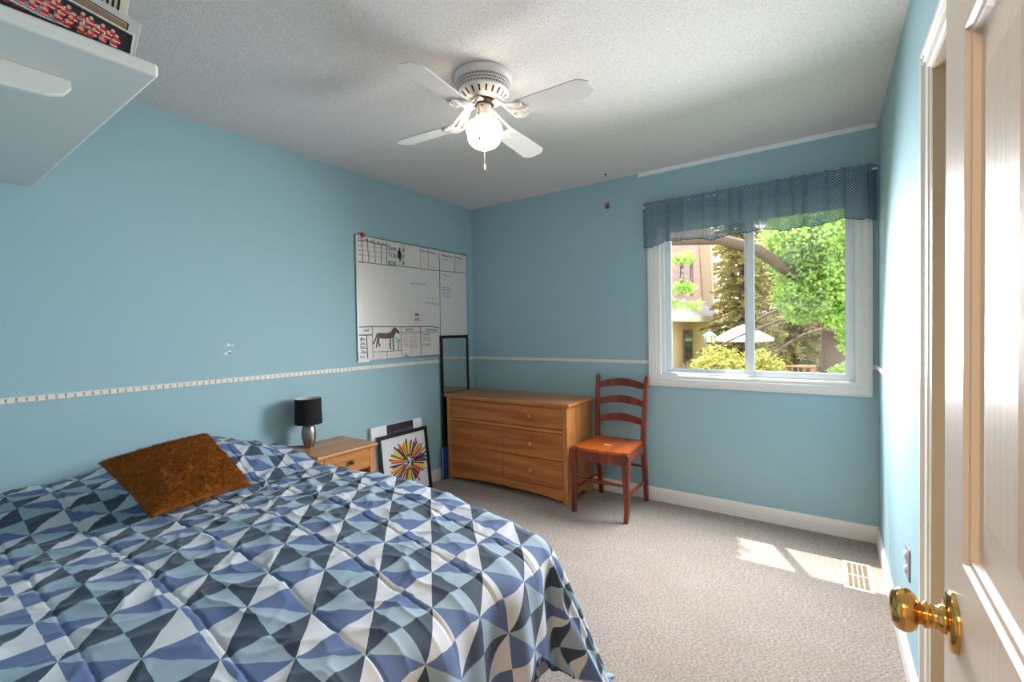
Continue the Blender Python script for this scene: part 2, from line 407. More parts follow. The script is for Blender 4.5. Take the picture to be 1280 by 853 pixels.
# valance: gathered, sheer, with a pale trellis on navy
def valance_mat():
    q = N('navy_trellis_sheer'); q.t.nodes.remove(q.b)
    uv = q.n('UVMap'); s3 = q.n('SeparateXYZ'); q.l(uv.outputs[0], s3.inputs[0]); P = .0165
    a = q.math('DIVIDE', q.math('ADD', s3.outputs[0], s3.outputs[1]), P); b = q.math('DIVIDE', q.math('SUBTRACT', s3.outputs[0], s3.outputs[1]), P)
    def line(t): return q.math('LESS_THAN', q.math('ABSOLUTE', q.math('SUBTRACT', q.math('FRACT', t), .5)), .16)
    f = q.math('MAXIMUM', line(a), line(b))
    hem = q.math('LESS_THAN', s3.outputs[1], .004)
    col = q.mix(f, lin(26, 50, 82), lin(164, 190, 208)); col = q.mix(hem, col, lin(28, 46, 62))
    df = q.n('BsdfDiffuse'); tl = q.n('BsdfTranslucent'); tr = q.n('BsdfTransparent'); q.l(col, df.inputs[0]); q.l(col, tl.inputs[0])
    m1 = q.n('MixShader'); m1.inputs[0].default_value = .22; q.l(df.outputs[0], m1.inputs[1]); q.l(tl.outputs[0], m1.inputs[2])
    m2 = q.n('MixShader'); q.l(q.math('MULTIPLY', q.math('SUBTRACT', 1.0, hem), .17), m2.inputs[0])
    q.l(m1.outputs[0], m2.inputs[1]); q.l(tr.outputs[0], m2.inputs[2])
    q.l(m2.outputs[0], q.o.inputs[0]); return q.m
M['valance'] = valance_mat()
val = thing('valance', 'navy gathered valance with a pale trellis pattern above the window', 'curtain', (2.35, -.06, 2.17))
q = MB(); NX, NZ = 760, 30; X0, X1, Z0, Z1 = 1.668, 3.022, 1.886, 2.198
rnd = random.Random(2)
folds = sorted([X0+.02+(X1-X0-.04)*(i+rnd.uniform(.15, .85))/15 for i in range(15)])
def val_pt(i, j):
    x = X0+(X1-X0)*i/NX; v = j/NZ
    low = 1-v
    d = 0
    for k, fx in enumerate(folds):
        wdt = .007+.008*low*((k*7) % 5)/4
        d += (.024+.026*((k*5) % 4)/3)*math.exp(-((x-fx)/wdt)**2)
    d += .004*math.sin(x*46)+.005*noise.noise((x*9, v*1.5, 0))
    d *= (.45+.75*low) if v < .86 else .55
    hem = .010*math.sin(x*13.5+.6)+.006*math.sin(x*31+1)
    z = Z0+hem*low+(Z1-Z0-hem*0)*v
    if v > .88: z += .006*noise.noise((x*40, 0, 3)); d += .004*math.sin(x*150)
    y = -.062-d
    if v > .80 and v < .92: y -= .006
    e = min(x-X0, X1-x)
    if e < .03: y += (.03-e)*1.5*1.0
    return (x, min(y, -.026 if not (1.69 < x < 3.0) else -.03), z)
for i in range(NX+1):
    for j in range(NZ+1): q.v.append(val_pt(i, j))
L = 0; prev = None; us = []
for i in range(NX+1):
    x, y, z = q.v[i*(NZ+1)+4]
    if prev: L += math.hypot(x-prev[0], y-prev[1])
    us.append(L); prev = (x, y)
for i in range(NX+1):
    for j in range(NZ+1): q.uv[i*(NZ+1)+j] = (us[i], (Z1-Z0)*j/NZ)
for i in range(NX):
    for j in range(NZ):
        a = i*(NZ+1)+j; q.f.append((a, a+NZ+1, a+NZ+2, a+1)); q.mi.append(0)
q.build('valance_cloth', M['valance'], val, smooth=True, angle=180)
q = MB().tube([(1.672, -.055, 2.168), (3.02, -.055, 2.168)], .007, 10).tube([(1.674, -.004, 2.168), (1.674, -.055, 2.168)], .006, 8).tube([(3.018, -.004, 2.168), (3.018, -.055, 2.168)], .006, 8)
q.build('curtain_rod', M['white'], val, smooth=True)

# ------------------------------------------------------------------ open entry door
door = bpy.data.objects.new('door_1', None); COL.objects.link(door); door['kind'] = 'structure'
HX, HY = 2.886, -3.398                                   # hinge line; leaf runs towards +y, its shown face at local x = 0
door.location = (HX, HY, 0); WL[door.name] = Vector((0, 0, 0)); DW, DT = .762, .035
door.rotation_euler = (0, 0, math.radians(-1.1))
def panel_face(mb, y0, y1, z0, z1, x, s):
    steps = [(0, 0), (.003, .004), (.009, .0045), (.012, .010), (.020, .011), (.026, .0105), (.070, .003), (.074, .003)]
    L = [[(x+s*d, y0+i, z0+i), (x+s*d, y1-i, z0+i), (x+s*d, y1-i, z1-i), (x+s*d, y0+i, z1-i)] for i, d in steps]
    mb.ring(L, 0, False, True)
q = MB(); ST = .098; MU = .10
ys = [0, ST, (DW-MU)/2, (DW+MU)/2, DW-ST, DW]; zs = [.012, .22, .80, 1.035, 1.577, 1.69, 1.90, 2.035]
for x, s in ((0, 1), (DT, -1)):
    for iy in range(5):
        for iz in range(7):
            if iy in (1, 3) and iz in (1, 3, 5): panel_face(q, ys[iy], ys[iy+1], zs[iz], zs[iz+1], x, s)
            else:
                P = [(x, ys[iy], zs[iz]), (x, ys[iy+1], zs[iz]), (x, ys[iy+1], zs[iz+1]), (x, ys[iy], zs[iz+1])]
                q.add(P, [(0, 1, 2, 3)])
q.add([(0, DW, .012), (DT, DW, .012), (DT, DW, 2.035), (0, DW, 2.035)], [(0, 1, 2, 3)]); q.add([(0, 0, .012), (DT, 0, .012), (DT, 0, 2.035), (0, 0, 2.035)], [(0, 1, 2, 3)])
q.add([(0, 0, 2.035), (DT, 0, 2.035), (DT, DW, 2.035), (0, DW, 2.035)], [(0, 1, 2, 3)]); q.add([(0, 0, .012), (DT, 0, .012), (DT, DW, .012), (0, DW, .012)], [(0, 1, 2, 3)])
leaf = q.build('door_leaf', M['door'], door)
kn = MB().lathe([(.032, 0), (.032, -.003), (.029, -.006), (.022, -.008), (.016, -.009)], (0, DW-.062, .955), 'x', 32)
kb = kn.build('rosette', M['brass'], door, smooth=True, angle=50)
kn = MB().lathe([(.0150, -.008), (.0150, -.012), (.0125, -.0135), (.0125, -.021), (.014, -.0225), (.014, -.0255), (.011, -.0275), (.012, -.030), (.018, -.0325), (.0222, -.037), (.0238, -.043), (.0222, -.049), (.016, -.054), (.008, -.0558), (.001, -.056)], (0, DW-.062, .955), 'x', 32)
kn.build('door_knob', M['brass'], door, smooth=True, angle=60)
for z in (.25, 1.02, 1.80):
    MB().lathe([(.006, z-.045), (.006, z+.045)], (DT+.002, -.006, 0), 'z', 10).build('hinge', M['brass'], door, smooth=True)

# ------------------------------------------------------------------ bed
XF, YF, YN, BZ = 1.90, -2.045, -3.30, .60               # foot, far side, near side and height of the made bed
bed = thing('bed', 'full size bed with pale skirted box spring under the quilt', 'bed', (1.0, -2.68, 0))
M['skirt'] = plain('pale_grey_skirt_cloth', lin(176, 178, 182), .9, bump=.2, bscale=300)
M['sheet'] = plain('pale_blue_sheet_cloth', lin(150, 172, 186), .9)
q = MB().box(.035, 1.86, -3.27, -2.075, .33, .520); q.build('mattress', M['whitematte'], bed, bevel=.06, seg=4)
q = MB().box(.035, 1.88, -3.29, -2.07, .12, .325); q.build('box_spring', M['skirt'], bed, bevel=.02)
q = MB(); pts = []                                       # pleated skirt round the two open sides and the foot
def skirt_line():
    P = [(.06, -2.055), (1.895, -2.055), (1.895, -3.305), (.06, -3.305)]; out = []
    for (x0, y0), (x1, y1) in zip(P[:-1], P[1:]):
        n = int(math.hypot(x1-x0, y1-y0)/.012); nx, ny = -(y1-y0), (x1-x0); l = math.hypot(nx, ny); nx /= l; ny /= l
        for i in range(n):
            t = i/n; k = .006*math.sin(t*n*.55); out.append((x0+(x1-x0)*t+nx*k, y0+(y1-y0)*t+ny*k))
    return out
sk = skirt_line(); fl_x = lambda x: x+.085*max(0, x-1.80)/.1
q.ring([[Vector((x, y, .33)) for x, y in sk], [Vector((min(fl_x(x), 1.968+.006*math.sin(y*60)) if x > 1.885 else x, y, .012)) for x, y in sk]], 0, False, False, False)
q.build('bed_skirt', M['skirt'], bed, smooth=True, angle=180)
for x in (.12, 1.80):
    for y in (-3.2, -2.16): MB().lathe([(.022, 0), (.026, .10), (.026, .121)], (x, y, 0), 'z', 12).build('leg', M['black'], bed, smooth=True)

def quilt_mat():
    q = N('triangle_print_quilt'); uv = q.n('UVMap'); s3 = q.n('SeparateXYZ'); q.l(uv.outputs[0], s3.inputs[0])
    g = .1050*math.sqrt(2); x = q.math('SUBTRACT', s3.outputs[0], 1.825); y = q.math('SUBTRACT', s3.outputs[1], -2.846); k = 1/(math.sqrt(2)*g)
    nz = q.noise(q.coords((1, 1, 1), kind='UV'), 9, 2); wob = q.math('MULTIPLY', q.math('SUBTRACT', nz, .5), .012)
    x = q.math('ADD', x, wob)
    e1 = q.math('MULTIPLY', q.math('ADD', x, y), k); e2 = q.math('MULTIPLY', q.math('SUBTRACT', y, x), k)
    c1 = q.math('FLOOR', e1); c2 = q.math('FLOOR', e2)
    par = q.math('ABSOLUTE', q.math('MODULO', q.math('ADD', c1, c2), 2.0))
    f1 = q.math('ABSOLUTE', q.math('SUBTRACT', q.math('FRACT', e1), .5)); f2 = q.math('ABSOLUTE', q.math('SUBTRACT', q.math('FRACT', e2), .5))
    big = q.math('GREATER_THAN', f1, f2)
    white, lblue, mid, navy = lin(192, 194, 200), lin(140, 160, 176), lin(76, 96, 138), lin(38, 53, 73)
    t1 = q.mix(big, mid, white); t2 = q.mix(big, lblue, navy); col = q.mix(par, t1, t2)
    n2 = q.noise(q.coords((1, 1, 1), kind='UV'), 14, 4)
    col = q.mix(q.math('MULTIPLY', n2, .16), col, lin(120, 134, 150))
    q.l(col, q.b.inputs['Base Color']); q.val('Roughness', .72); q.val('Specular IOR Level', .25); q.val('Sheen Weight', .12)
    q.bump(q.noise(q.coords((1, 1, 1), kind='UV'), 420, 2), .06, .001); return q.m
M['quilt'] = quilt_mat(); M['quilt_back'] = plain('grey_quilt_backing', lin(168, 172, 180), .85); M['ruffle'] = plain('navy_hem_ruffle', lin(40, 58, 104), .8)
def gauss(a, b): return math.exp(-(a/b)**2)
def top_z(x, y):
    z = BZ
    px = smooth01((x+.05)/.12)*smooth01((.70-x)/.34)     # the pillows under the quilt
    z += px*(.150*gauss(y+2.42, .36)**1.0*(1 if y > -2.42 else 1)+.055*gauss(y+3.02, .22))*(1-.25*smooth01((x-.3)/.3))
    c = (y+2.931)/.193; d = abs(c-round(c))*.193         # stitched channels running head to foot
    z += .0045*math.sqrt(min(1, d/.0965))-.0045*gauss(d, .0045)
    z += .036*gauss(x-1.22, .42)-.045*smooth01((x-1.50)/.42)
    z += .008*noise.noise((x*5.5, y*2.2, .3))+.005*noise.noise((x*15+y*4, y*3.5, 1.7))+.0028*noise.noise((x*38, y*9, 4))
    z += .0065*(1-abs(noise.noise((x*7+y*1.5, y*9-x*2, 11))))**7+.005*(1-abs(noise.noise((x*11-y*3, y*5+x*3, 21))))**9
    k = gauss(y+2.25, .25)*gauss(x-.85, .7)
    z += k*.0055*math.sin(x*52+y*20+6*noise.noise((x*2, y*3, 7)))
    z += .006*gauss(((x-1.1)*.6+(y+2.5)), .02)*gauss(x-1.1, .35)+.007*gauss(((x-.9)*.35+(y+2.25)), .016)*gauss(x-.9, .45)
    return z
LF, LS = .54, .46
def hem_len(t):                                          # the foot hem is caught up in an arch near the corner
    return LF-.055*noise.noise((t*2.5, 3, 0))-.135*gauss(t+2.20, .10)-.03*gauss(t+2.6, .1)
def quilt_pos(s, t):
    ds = max(0, s-XF); far = max(0, t-YF); near = max(0, YN-t); dt = max(far, near); sg = 1 if far > 0 else -1
    x0 = min(s, XF); y0 = min(max(t, YN), YF); z0 = top_z(x0, y0); d = math.hypot(ds, dt)
    if d < 1e-9: return (max(x0, .022), y0, z0)
    dx, dy = ds/d, sg*dt/d
    corner = 2*abs(dx*dy); fl = math.radians((2.5+3.5*dx*dx+17*corner) if sg > 0 else (6*dx*dx)); r = .085+.035*dx*dx if sg > 0 else .05+.07*dx*dx
    am = math.pi/2-fl; a = min(d/r, am); hor = r*math.sin(a); ver = r*(1-math.cos(a)); rem = max(0, d-am*r)
    hor += rem*math.sin(fl); ver += rem*math.cos(fl)
    ph = (t*dx*1.0 - s*abs(dy)) if corner < 1e9 else 0
    ph = t-s*sg*1.0 if corner > 0 else (t if dx > 0 else -s)
    fold = math.sin(19*ph+2.2*noise.noise((ph*3, 1, 2)))+.5*math.sin(41*ph+1)
    hor += fold*.021*smooth01(d/.35)*(1-.3*corner)
    z = z0*(1-smooth01(d/.3))+(BZ-.02)*smooth01(d/.3)-ver
    if z < .016:
        hor += (.016-z)*.75; z = .016+.006*(1+noise.noise((s*20, t*20, 1)))
    return (max(x0+dx*hor, .022), max(y0+dy*hor, -3.40), z)
q = MB(); NA, NB, ND, NS = 300, 400, 64, 52
S = [i/NA for i in range(NA+1)]
rows = [.022+(XF-.022)*a for a in S]; T = [('n', 1-i/NS) for i in range(NS)]+[('c', i/NB) for i in range(NB+1)]+[('f', (i+1)/NS) for i in range(NS)]
cols = []
for k, v in T: cols.append(YN-LS*v if k == 'n' else (YN+(YF-YN)*v if k == 'c' else YF+LS*v))
nT = len(cols)
for i in range(NA+ND+1):
    for j, t in enumerate(cols):
        s = rows[i] if i <= NA else XF+hem_len(t)*(i-NA)/ND
        q.uv[len(q.v)] = (s, t); q.v.append(quilt_pos(s, t))
for i in range(NA+ND):
    for j in range(nT-1):
        a = i*nT+j; q.f.append((a, a+1, a+nT+1, a+nT)); q.mi.append(0)
qt = thing('quilt', 'blue, navy and grey triangle patterned quilt spread over the bed', 'bedding', (1.0, -2.68, .6))
o = q.build('quilt_cover', [M['quilt'], M['quilt_back']], qt, smooth=True, angle=180)
if o.data.polygons[5000].normal.z < 0: o.data.flip_normals()
b = o.modifiers.new('thick', 'SOLIDIFY'); b.thickness = .010; b.offset = -1; b.material_offset = 1; b.material_offset_rim = 0
hp, hr = [], []; t = -2.40                                      # gathered hem edge showing along the arch
while t < -2.03:
    hp.append(Vector(quilt_pos(XF+hem_len(t), t))+Vector((.001+.003*math.sin(t*300), 0, 0))); hr.append(.0045+.0035*math.sin(t*210)); t += .006
q = MB().tube(hp, hr, 8); q.build('hem_ruffle', M['ruffle'], qt, smooth=True)

q = MB(); nt_, nd_ = 60, 14                              # pale sheet hanging inside the foot of the quilt
for i in range(nt_+1):
    t = -2.62+.585*i/nt_
    for j in range(nd_+1):
        d = .28+(LF-.30)*j/nd_; q.v.append((XF+.119+(d-.17)*.1045-.064+.003*math.sin(t*70), t, max(BZ-.139-(d-.17)*.99, .014)))
for i in range(nt_):
    for j in range(nd_): a = i*(nd_+1)+j; q.f.append((a, a+nd_+1, a+nd_+2, a+1)); q.mi.append(0)
o = q.build('flat_sheet', M['skirt'], bed, smooth=True, angle=180)
# rust coloured faux fur cushion
def fur():
    q = N('rust_faux_fur'); v = q.coords(); n1 = q.noise(v, 60, 4, .7); n2 = q.noise(v, 9, 3); n3 = q.noise(v, 240, 2, .8)
    col = q.ramp(n1, [(.3, lin(124, 60, 14)), (.5, lin(178, 94, 26)), (.7, lin(204, 120, 46))])
    q.l(q.mix(q.math('MULTIPLY', n2, .5), col, lin(150, 74, 18)), q.b.inputs['Base Color']); q.val('Roughness', .95); q.val('Specular IOR Level', .05)
    q.val('Sheen Weight', .35); q.val('Sheen Tint', (.9, .55, .2, 1)); q.bump(q.math('ADD', n1, n3), 1.0, .012); return q.m
M['fur'] = fur()
TL, TR, BR_, BL = Vector((.55, -2.872, .818)), Vector((.475, -2.482, .842)), Vector((.785, -2.44, .652)), Vector((.808, -2.795, .640))
nrm = ((TR-TL).cross(BL-TL)).normalized()
if nrm.z < 0: nrm = -nrm
q = MB(); n = 90
for side in (1, -1):
    base = len(q.v)
    for i in range(n+1):
        for j in range(n+1):
            u, v = i/n, j/n; a, b = 2*u-1, 2*v-1
            pin = 1-.045*(1-a*a)*0; uu = .5+.5*a*(1-.05*(1-b*b)); vv = .5+.5*b*(1-.05*(1-a*a))
            p = TL*(1-uu)*(1-vv)+TR*uu*(1-vv)+BR_*uu*vv+BL*(1-uu)*vv
            f = ((1-a*a)*(1-b*b))
            th = .074*max(f, 0)**.42
            th += (.006*noise.noise((u*7, v*7, side))+.0035*noise.noise((u*26, v*26, side*3))+.0022*noise.noise((u*60, v*60, 9)))*min(1, f*6)
            q.v.append(p+nrm*(th*side if side == 1 else -th*.55))
    for i in range(n):
        for j in range(n):
            a = base+i*(n+1)+j; q.f.append((a, a+1, a+n+2, a+n+1)); q.mi.append(0)
rf = random.Random(3)
for _ in range(26000):                                   # pile of short strands
    i = rf.randrange((n+1)**2) if rf.random() < .8 else (n+1)**2+rf.randrange((n+1)**2)
    sgn = 1 if i < (n+1)**2 else -1; p = q.v[i]; p = Vector(p)+Vector((rf.uniform(-.003, .003), rf.uniform(-.003, .003), 0))
    d = (nrm*sgn*.8+Vector((rf.gauss(0, .6), rf.gauss(0, .6), rf.gauss(0, .6)-.25))).normalized(); s_ = d.cross(Vector((rf.gauss(0, 1), rf.gauss(0, 1), rf.gauss(0, 1)))).normalized()*.0009
    q.add([p-s_, p+s_, p+d*rf.uniform(.006, .013)], [(0, 1, 2)])
tag(q.build('cushion', M['fur'], None, smooth=True, angle=180), 'rust brown faux fur cushion leaning on the pillows of the bed', 'cushion')

# ------------------------------------------------------------------ nightstand and lamp
ns = thing('nightstand', 'small honey wood nightstand with one drawer and an open shelf', 'nightstand', (.21, -1.68, 0))
X0, X1, Y0, Y1, ZT = .030, .385, -1.880, -1.490, .58
def ns_top():
    pts = [(.020, -1.900)]
    n = 16
    pts += [(.402, -1.900)]
    pts += [(.402, -1.472)]
    for i in range(1, n):
        t = i/n; pts.append((.402-(.402-.020)*t, -1.472+.006*math.sin(2*math.pi*t)*1.0+.004*t))
    pts += [(.020, -1.470)]
    return pts
q = MB(); TP = ns_top(); q.prism(TP, lambda x, y: (x, y, ZT-.024), lambda x, y: (x, y, ZT)); q.build('top', M['oak_ns'], ns, bevel=.008, seg=3)
for (x, y) in ((X0, Y0), (X0, Y1-.034), (X1-.034, Y0), (X1-.034, Y1-.034)): MB().box(x, x+.034, y, y+.034, 0, ZT-.024).build('leg', M['oak_side'], ns, bevel=.003)
q = MB().box(X0+.034, X1-.034, Y0+.006, Y0+.020, .12, ZT-.024).box(X0+.034, X1-.034, Y1-.020, Y1-.006, .12, ZT-.024).box(X0+.004, X0+.016, Y0+.034, Y1-.034, .12, ZT-.024).box(X0+.01, X1-.012, Y0+.02, Y1-.02, .427, .437).box(X0+.01, X1-.01, Y0+.02, Y1-.02, .12, .138)
q.build('case', M['oak_ns'], ns, bevel=.002)
dr = MB().box(X1-.016, X1+.001, Y0+.036, Y1-.036, .439, ZT-.029).build('drawer', M['oak_ns'], ns, bevel=.003)
MB().lathe([(.006, 0), (.006, .010), (.012, .014), (.0145, .020), (.012, .026), (.004, .028), (.0005, .0285)], (X1, -1.672, .497), 'x', 18).build('knob', M['darkmetal'], dr, smooth=True)

LX, LY = .135, -1.785
lamp = thing('table_lamp', 'small table lamp with black drum shade and brushed metal base on the nightstand', 'lamp', (LX, LY, ZT))
q = MB().lathe([(.026, ZT+.0008), (.026, ZT+.004), (.027, ZT+.008), (.034, ZT+.03), (.040, ZT+.055), (.0425, ZT+.08), (.041, ZT+.105), (.036, ZT+.128), (.028, ZT+.145), (.016, ZT+.157), (.008, ZT+.16), (.006, ZT+.20)], (LX, LY, 0), 'z', 32)
q.build('lamp_base', M['chrome'], lamp, smooth=True, angle=50)
SZ0, SZ1 = ZT+.150, ZT+.308
q = MB(); q.ring([[Vector((LX+r*math.cos(2*math.pi*j/48), LY+r*math.sin(2*math.pi*j/48), z)) for j in range(48)] for r, z in ((.080, SZ0), (.0765, SZ1), (.0745, SZ1), (.078, SZ0), (.080, SZ0))], 0, False, False)
q.mi = [1 if 96 <= i < 144 else 0 for i in range(len(q.f))]
M['blackcloth'] = plain('black_shade_cloth', lin(13, 13, 15), .9, var=.1, bump=.2, bscale=500); M['lining'] = plain('pale_shade_lining', lin(220, 214, 206), .8)
sh_ = q.build('lamp_shade', [M['blackcloth'], M['lining']], lamp, smooth=True, angle=40)
q = MB()
for k in range(3):
    a = 2*math.pi*k/3; q.tube([(LX, LY, SZ1-.02), (LX+.076*math.cos(a), LY+.076*math.sin(a), SZ1-.006)], .0018, 6)
q.lathe([(.012, SZ1-.026), (.012, SZ1-.018)], (LX, LY, 0), 'z', 12); q.build('shade_fitting', M['chrome'], sh_, smooth=True)
q = MB().lathe([(.013, ZT+.19), (.014, ZT+.21), (.024, ZT+.24), (.026, ZT+.255), (.018, ZT+.272), (.002, ZT+.28)], (LX, LY, 0), 'z', 16); q.build('bulb', M['whitematte'], lamp, smooth=True)
q = MB().tube([(LX-.025, LY-.005, ZT+.004), (LX-.05, LY-.03, ZT+.005), (LX-.075, LY-.03, ZT+.004), (LX-.105, LY-.06, ZT+.004), (.0145, LY-.07, ZT+.0035), (.0108, LY-.07, ZT-.006), (.0105, LY-.07, .36)], .0028, 8); q.build('cord', M['black'], lamp, smooth=True)

# ------------------------------------------------------------------ dresser
ds = thing('dresser', 'honey maple six drawer dresser standing in the corner', 'dresser', (.65, -.25, 0))
DX0_, DX1_, DY0, DY1, DZT = .066, 1.236, -.455, -.03, .745
q = MB().box(.044, 1.262, -.480, -.022, DZT-.024, DZT); q.build('top', M['oak_top'], ds, bevel=.007, seg=3)
def side_poly(): 
    P = [(DY0+.002, 0), (DY0+.07, 0)]
    for i in range(9):
        a = math.pi*i/8; P.append((DY0+.07+.02+(DY1-DY0-.16-.04)*(i/8)+0, .045*math.sin(a)**.5 if 0 < i < 8 else .0))
    P += [(DY1-.06, 0), (DY1, 0), (DY1, DZT-.024), (DY0+.002, DZT-.024)]
    return P
for x in (DX0_, DX1_-.020): MB().prism(side_poly(), lambda y, z, x=x: (x, y, z), lambda y, z, x=x: (x+.020, y, z)).build('side_panel', M['oak_side'], ds)
MB().box(DX0_+.02, DX1_-.02, DY1-.012, DY1-.004, .03, DZT-.024).build('back_panel', M['oak'], ds)
q = MB().box(DX0_-.001, DX0_+.040, DY0-.006, DY0+.016, 0, DZT-.024).box(DX1_-.040, DX1_+.001, DY0-.006, DY0+.016, 0, DZT-.024)
q.box(DX0_+.04, DX1_-.04, DY0-.002, DY0+.016, DZT-.038, DZT-.024).box(.648, .662, DY0+.014, DY0+.026, .10, DZT-.03)
q.build('face_frame', M['oak_side'], ds, bevel=.003)
MB().box(DX0_+.04, DX1_-.04, DY0-.008, DY0+.016, .520, .546).build('middle_rail', M['oak_top'], ds, bevel=.004)
ap = [(DX0_+.04, .028)]
for i in range(17):
    t = i/16; ap.append((DX0_+.10+(DX1_-DX0_-.20)*t, .028+.022*math.sin(math.pi*t)**.6))
ap += [(DX1_-.04, .028), (DX1_-.04, .108), (DX0_+.04, .108)]
MB().prism(ap, lambda x, z: (x, DY0-.002, z), lambda x, z: (x, DY0+.016, z)).build('base_apron', M['oak_top'], ds)
for (xa, xb) in ((DX0_+.043, .653), (.657, DX1_-.043)):
    for (za, zb) in ((.550, .704), (.316, .516), (.112, .312)):
        d = MB().box(xa, xb, DY0-.004, DY0+.018, za, zb).build('drawer', M['oak'], ds, bevel=.003)
        MB().lathe([(.008, 0), (.008, -.008), (.014, -.013), (.018, -.019), (.0155, -.026), (.007, -.030), (.0005, -.0305)], ((xa+xb)/2, DY0-.004, (za+zb)/2+.005), 'y', 20).build('knob', M['oak_side'], d, smooth=True)
MB().box(DX0_+.02, DX1_-.02, DY0+.02, DY1-.015, .10, .108).build('bottom_panel', M['oak'], ds)

# tall mirror between dresser and wall, leaning back
mir = thing('leaning_mirror', 'tall narrow black framed mirror leaning behind the dresser', 'mirror', (.03, -.30, 0))
def lean(u, z, t, b=.0225, k=.0085/1.25): return (b+t-k*z, u, z)
def tframe(mb, fn, u0, u1, v0, v1, wd, t0, t1, mi=0):
    for a, b, c, d in ((u0, u0+wd, v0, v1), (u1-wd, u1, v0, v1), (u0+wd, u1-wd, v0, v0+wd), (u0+wd, u1-wd, v1-wd, v1)):
        P = [fn(u, v, t) for t in (t0, t1) for u, v in ((a, c), (b, c), (b, d), (a, d))]
        mb.add(P, [(0, 3, 2, 1), (4, 5, 6, 7), (0, 1, 5, 4), (1, 2, 6, 5), (2, 3, 7, 6), (3, 0, 4, 7)], mi)
def tslab(mb, fn, u0, u1, v0, v1, t0, t1, mi=0):
    P = [fn(u, v, t) for t in (t0, t1) for u, v in ((u0, v0), (u1, v0), (u1, v1), (u0, v1))]
    mb.add(P, [(0, 3, 2, 1), (4, 5, 6, 7), (0, 1, 5, 4), (1, 2, 6, 5), (2, 3, 7, 6), (3, 0, 4, 7)], mi)
q = MB(); tframe(q, lean, -.482, -.112, .002, 1.252, .026, 0, .0155); q.build('mirror_frame', M['black'], mir, bevel=.002)
q = MB(); tslab(q, lean, -.458, -.136, .026, 1.228, .004, .010); q.build('mirror_glass', M['mirror'], mir)

# thin blue binder standing beside the dresser
M['blue'] = plain('blue_card', lin(28, 62, 132), .45); M['paper'] = plain('white_paper', lin(226, 226, 230), .8)
bk = thing('binder', 'thin blue binder standing upright between wall and dresser', 'binder', (.047, -.45, 0))
q = MB().box(.0385, .0405, -.512, -.30, .002, .284).box(.056, .058, -.512, -.30, .002, .284).box(.0385, .058, -.3, -.298, .002, .284); q.build('cover', M['blue'], bk)
MB().box(.0415, .0555, -.506, -.302, .006, .278).build('pages', M['paper'], bk)

# ------------------------------------------------------------------ chair
ch = thing('dining_chair', 'red brown ladder back wooden chair with a worn seat beside the dresser', 'chair', (1.5, -.30, 0))
CX0, CX1 = 1.305, 1.700
def rear_post(x, sx):
    P = [(x, -.066, 0), (x, -.085, .15), (x, -.112, .32), (x, -.122, .44), (x, -.120, .52), (x, -.108, .66), (x, -.090, .80), (x, -.072, .91), (x, -.068, .935)]
    P = [(px+sx*(.012*max(0, z-.45)/.48), y, z) for px, y, z in P]
    return MB().sweep_rect(P, [.032, .034, .036, .036, .036, .034, .033, .032, .024], [.030, .034, .040, .042, .040, .034, .028, .024, .018])
for x, sx in ((CX0+.018, -1), (CX1-.018, 1)): rear_post(x, sx).build('rear_leg', M['chairwood'], ch, smooth=True, bevel=.006, seg=3, angle=50)
def front_leg(x, sx):
    P = [(x, -.520, 0), (x+.004*sx, -.512, .06), (x+.002*sx, -.502, .16), (x-.002*sx, -.500, .25), (x+.001*sx, -.508, .33), (x+.004*sx, -.512, .38), (x+.004*sx, -.512, .456)]
    return MB().sweep_rect(P, [.030, .031, .035, .040, .046, .048, .048], [.028, .030, .036, .042, .050, .050, .048])
for x, sx in ((CX0+.012, -1), (CX1-.006, 1)): front_leg(x, sx).build('front_leg', M['chairwood'], ch, smooth=True, bevel=.005, seg=3, angle=50)
q = MB(); n = 26                                         # dished seat, rounded at the front
def seat_xy(u, v):
    y = -.542+.43*v; hw = .196-.018*v; e = .04*(1-v)**3
    return (1.503+(2*u-1)*hw, y+.035*(2*abs(u-.5))**2.5*(1-v)**2, )
for top in (1, 0):
    base = len(q.v)
    for i in range(n+1):
        for j in range(n+1):
            u, v = i/n, j/n; x, y = seat_xy(u, v); a, b = 2*u-1, 2*v-1
            dish = .013*(1-abs(a)**2.6)*(1-abs(b)**4)
            edge = .004*(max(abs(a), abs(b))**14)
            q.v.append((x, y, .468-dish-edge if top else .442+.004*(max(abs(a), abs(b))**10)))
    for i in range(n):
        for j in range(n):
            a = base+i*(n+1)+j; q.f.append((a, a+n+1, a+n+2, a+1)); q.mi.append(0)
N1 = (n+1)**2
bd = [i*(n+1) for i in range(n)]+[n*(n+1)+j for j in range(n)]+[i*(n+1)+n for i in range(n, 0, -1)]+[j for j in range(n, 0, -1)]
for a, b in zip(bd, bd[1:]+bd[:1]): q.f.append((a, b, N1+b, N1+a)); q.mi.append(0)
seat = q.build('seat', M['chairseat'], ch, smooth=True, angle=50)
P = [(1.490+rnd.uniform(.8, 1.1)*.036*math.cos(a)+.012*math.sin(2*a), -.335+.017*math.sin(a)*rnd.uniform(.5, 1.2)) for a in [2*math.pi*i/14 for i in range(14)]]
q = MB(); q.add([(x, y, .4566) for x, y in P], [tuple(range(14))]); q.build('worn_patch', plain('bare_pale_wood', lin(222, 178, 140), .6), seat)
q = MB().box(CX0+.03, CX1-.03, -.520, -.500, .372, .444).box(CX0+.008, CX0+.026, -.50, -.13, .380, .444).box(CX1-.026, CX1-.008, -.50, -.13, .380, .444).box(CX0+.03, CX1-.03, -.135, -.118, .385, .444)
q.build('seat_apron', M['chairwood'], ch, bevel=.003)
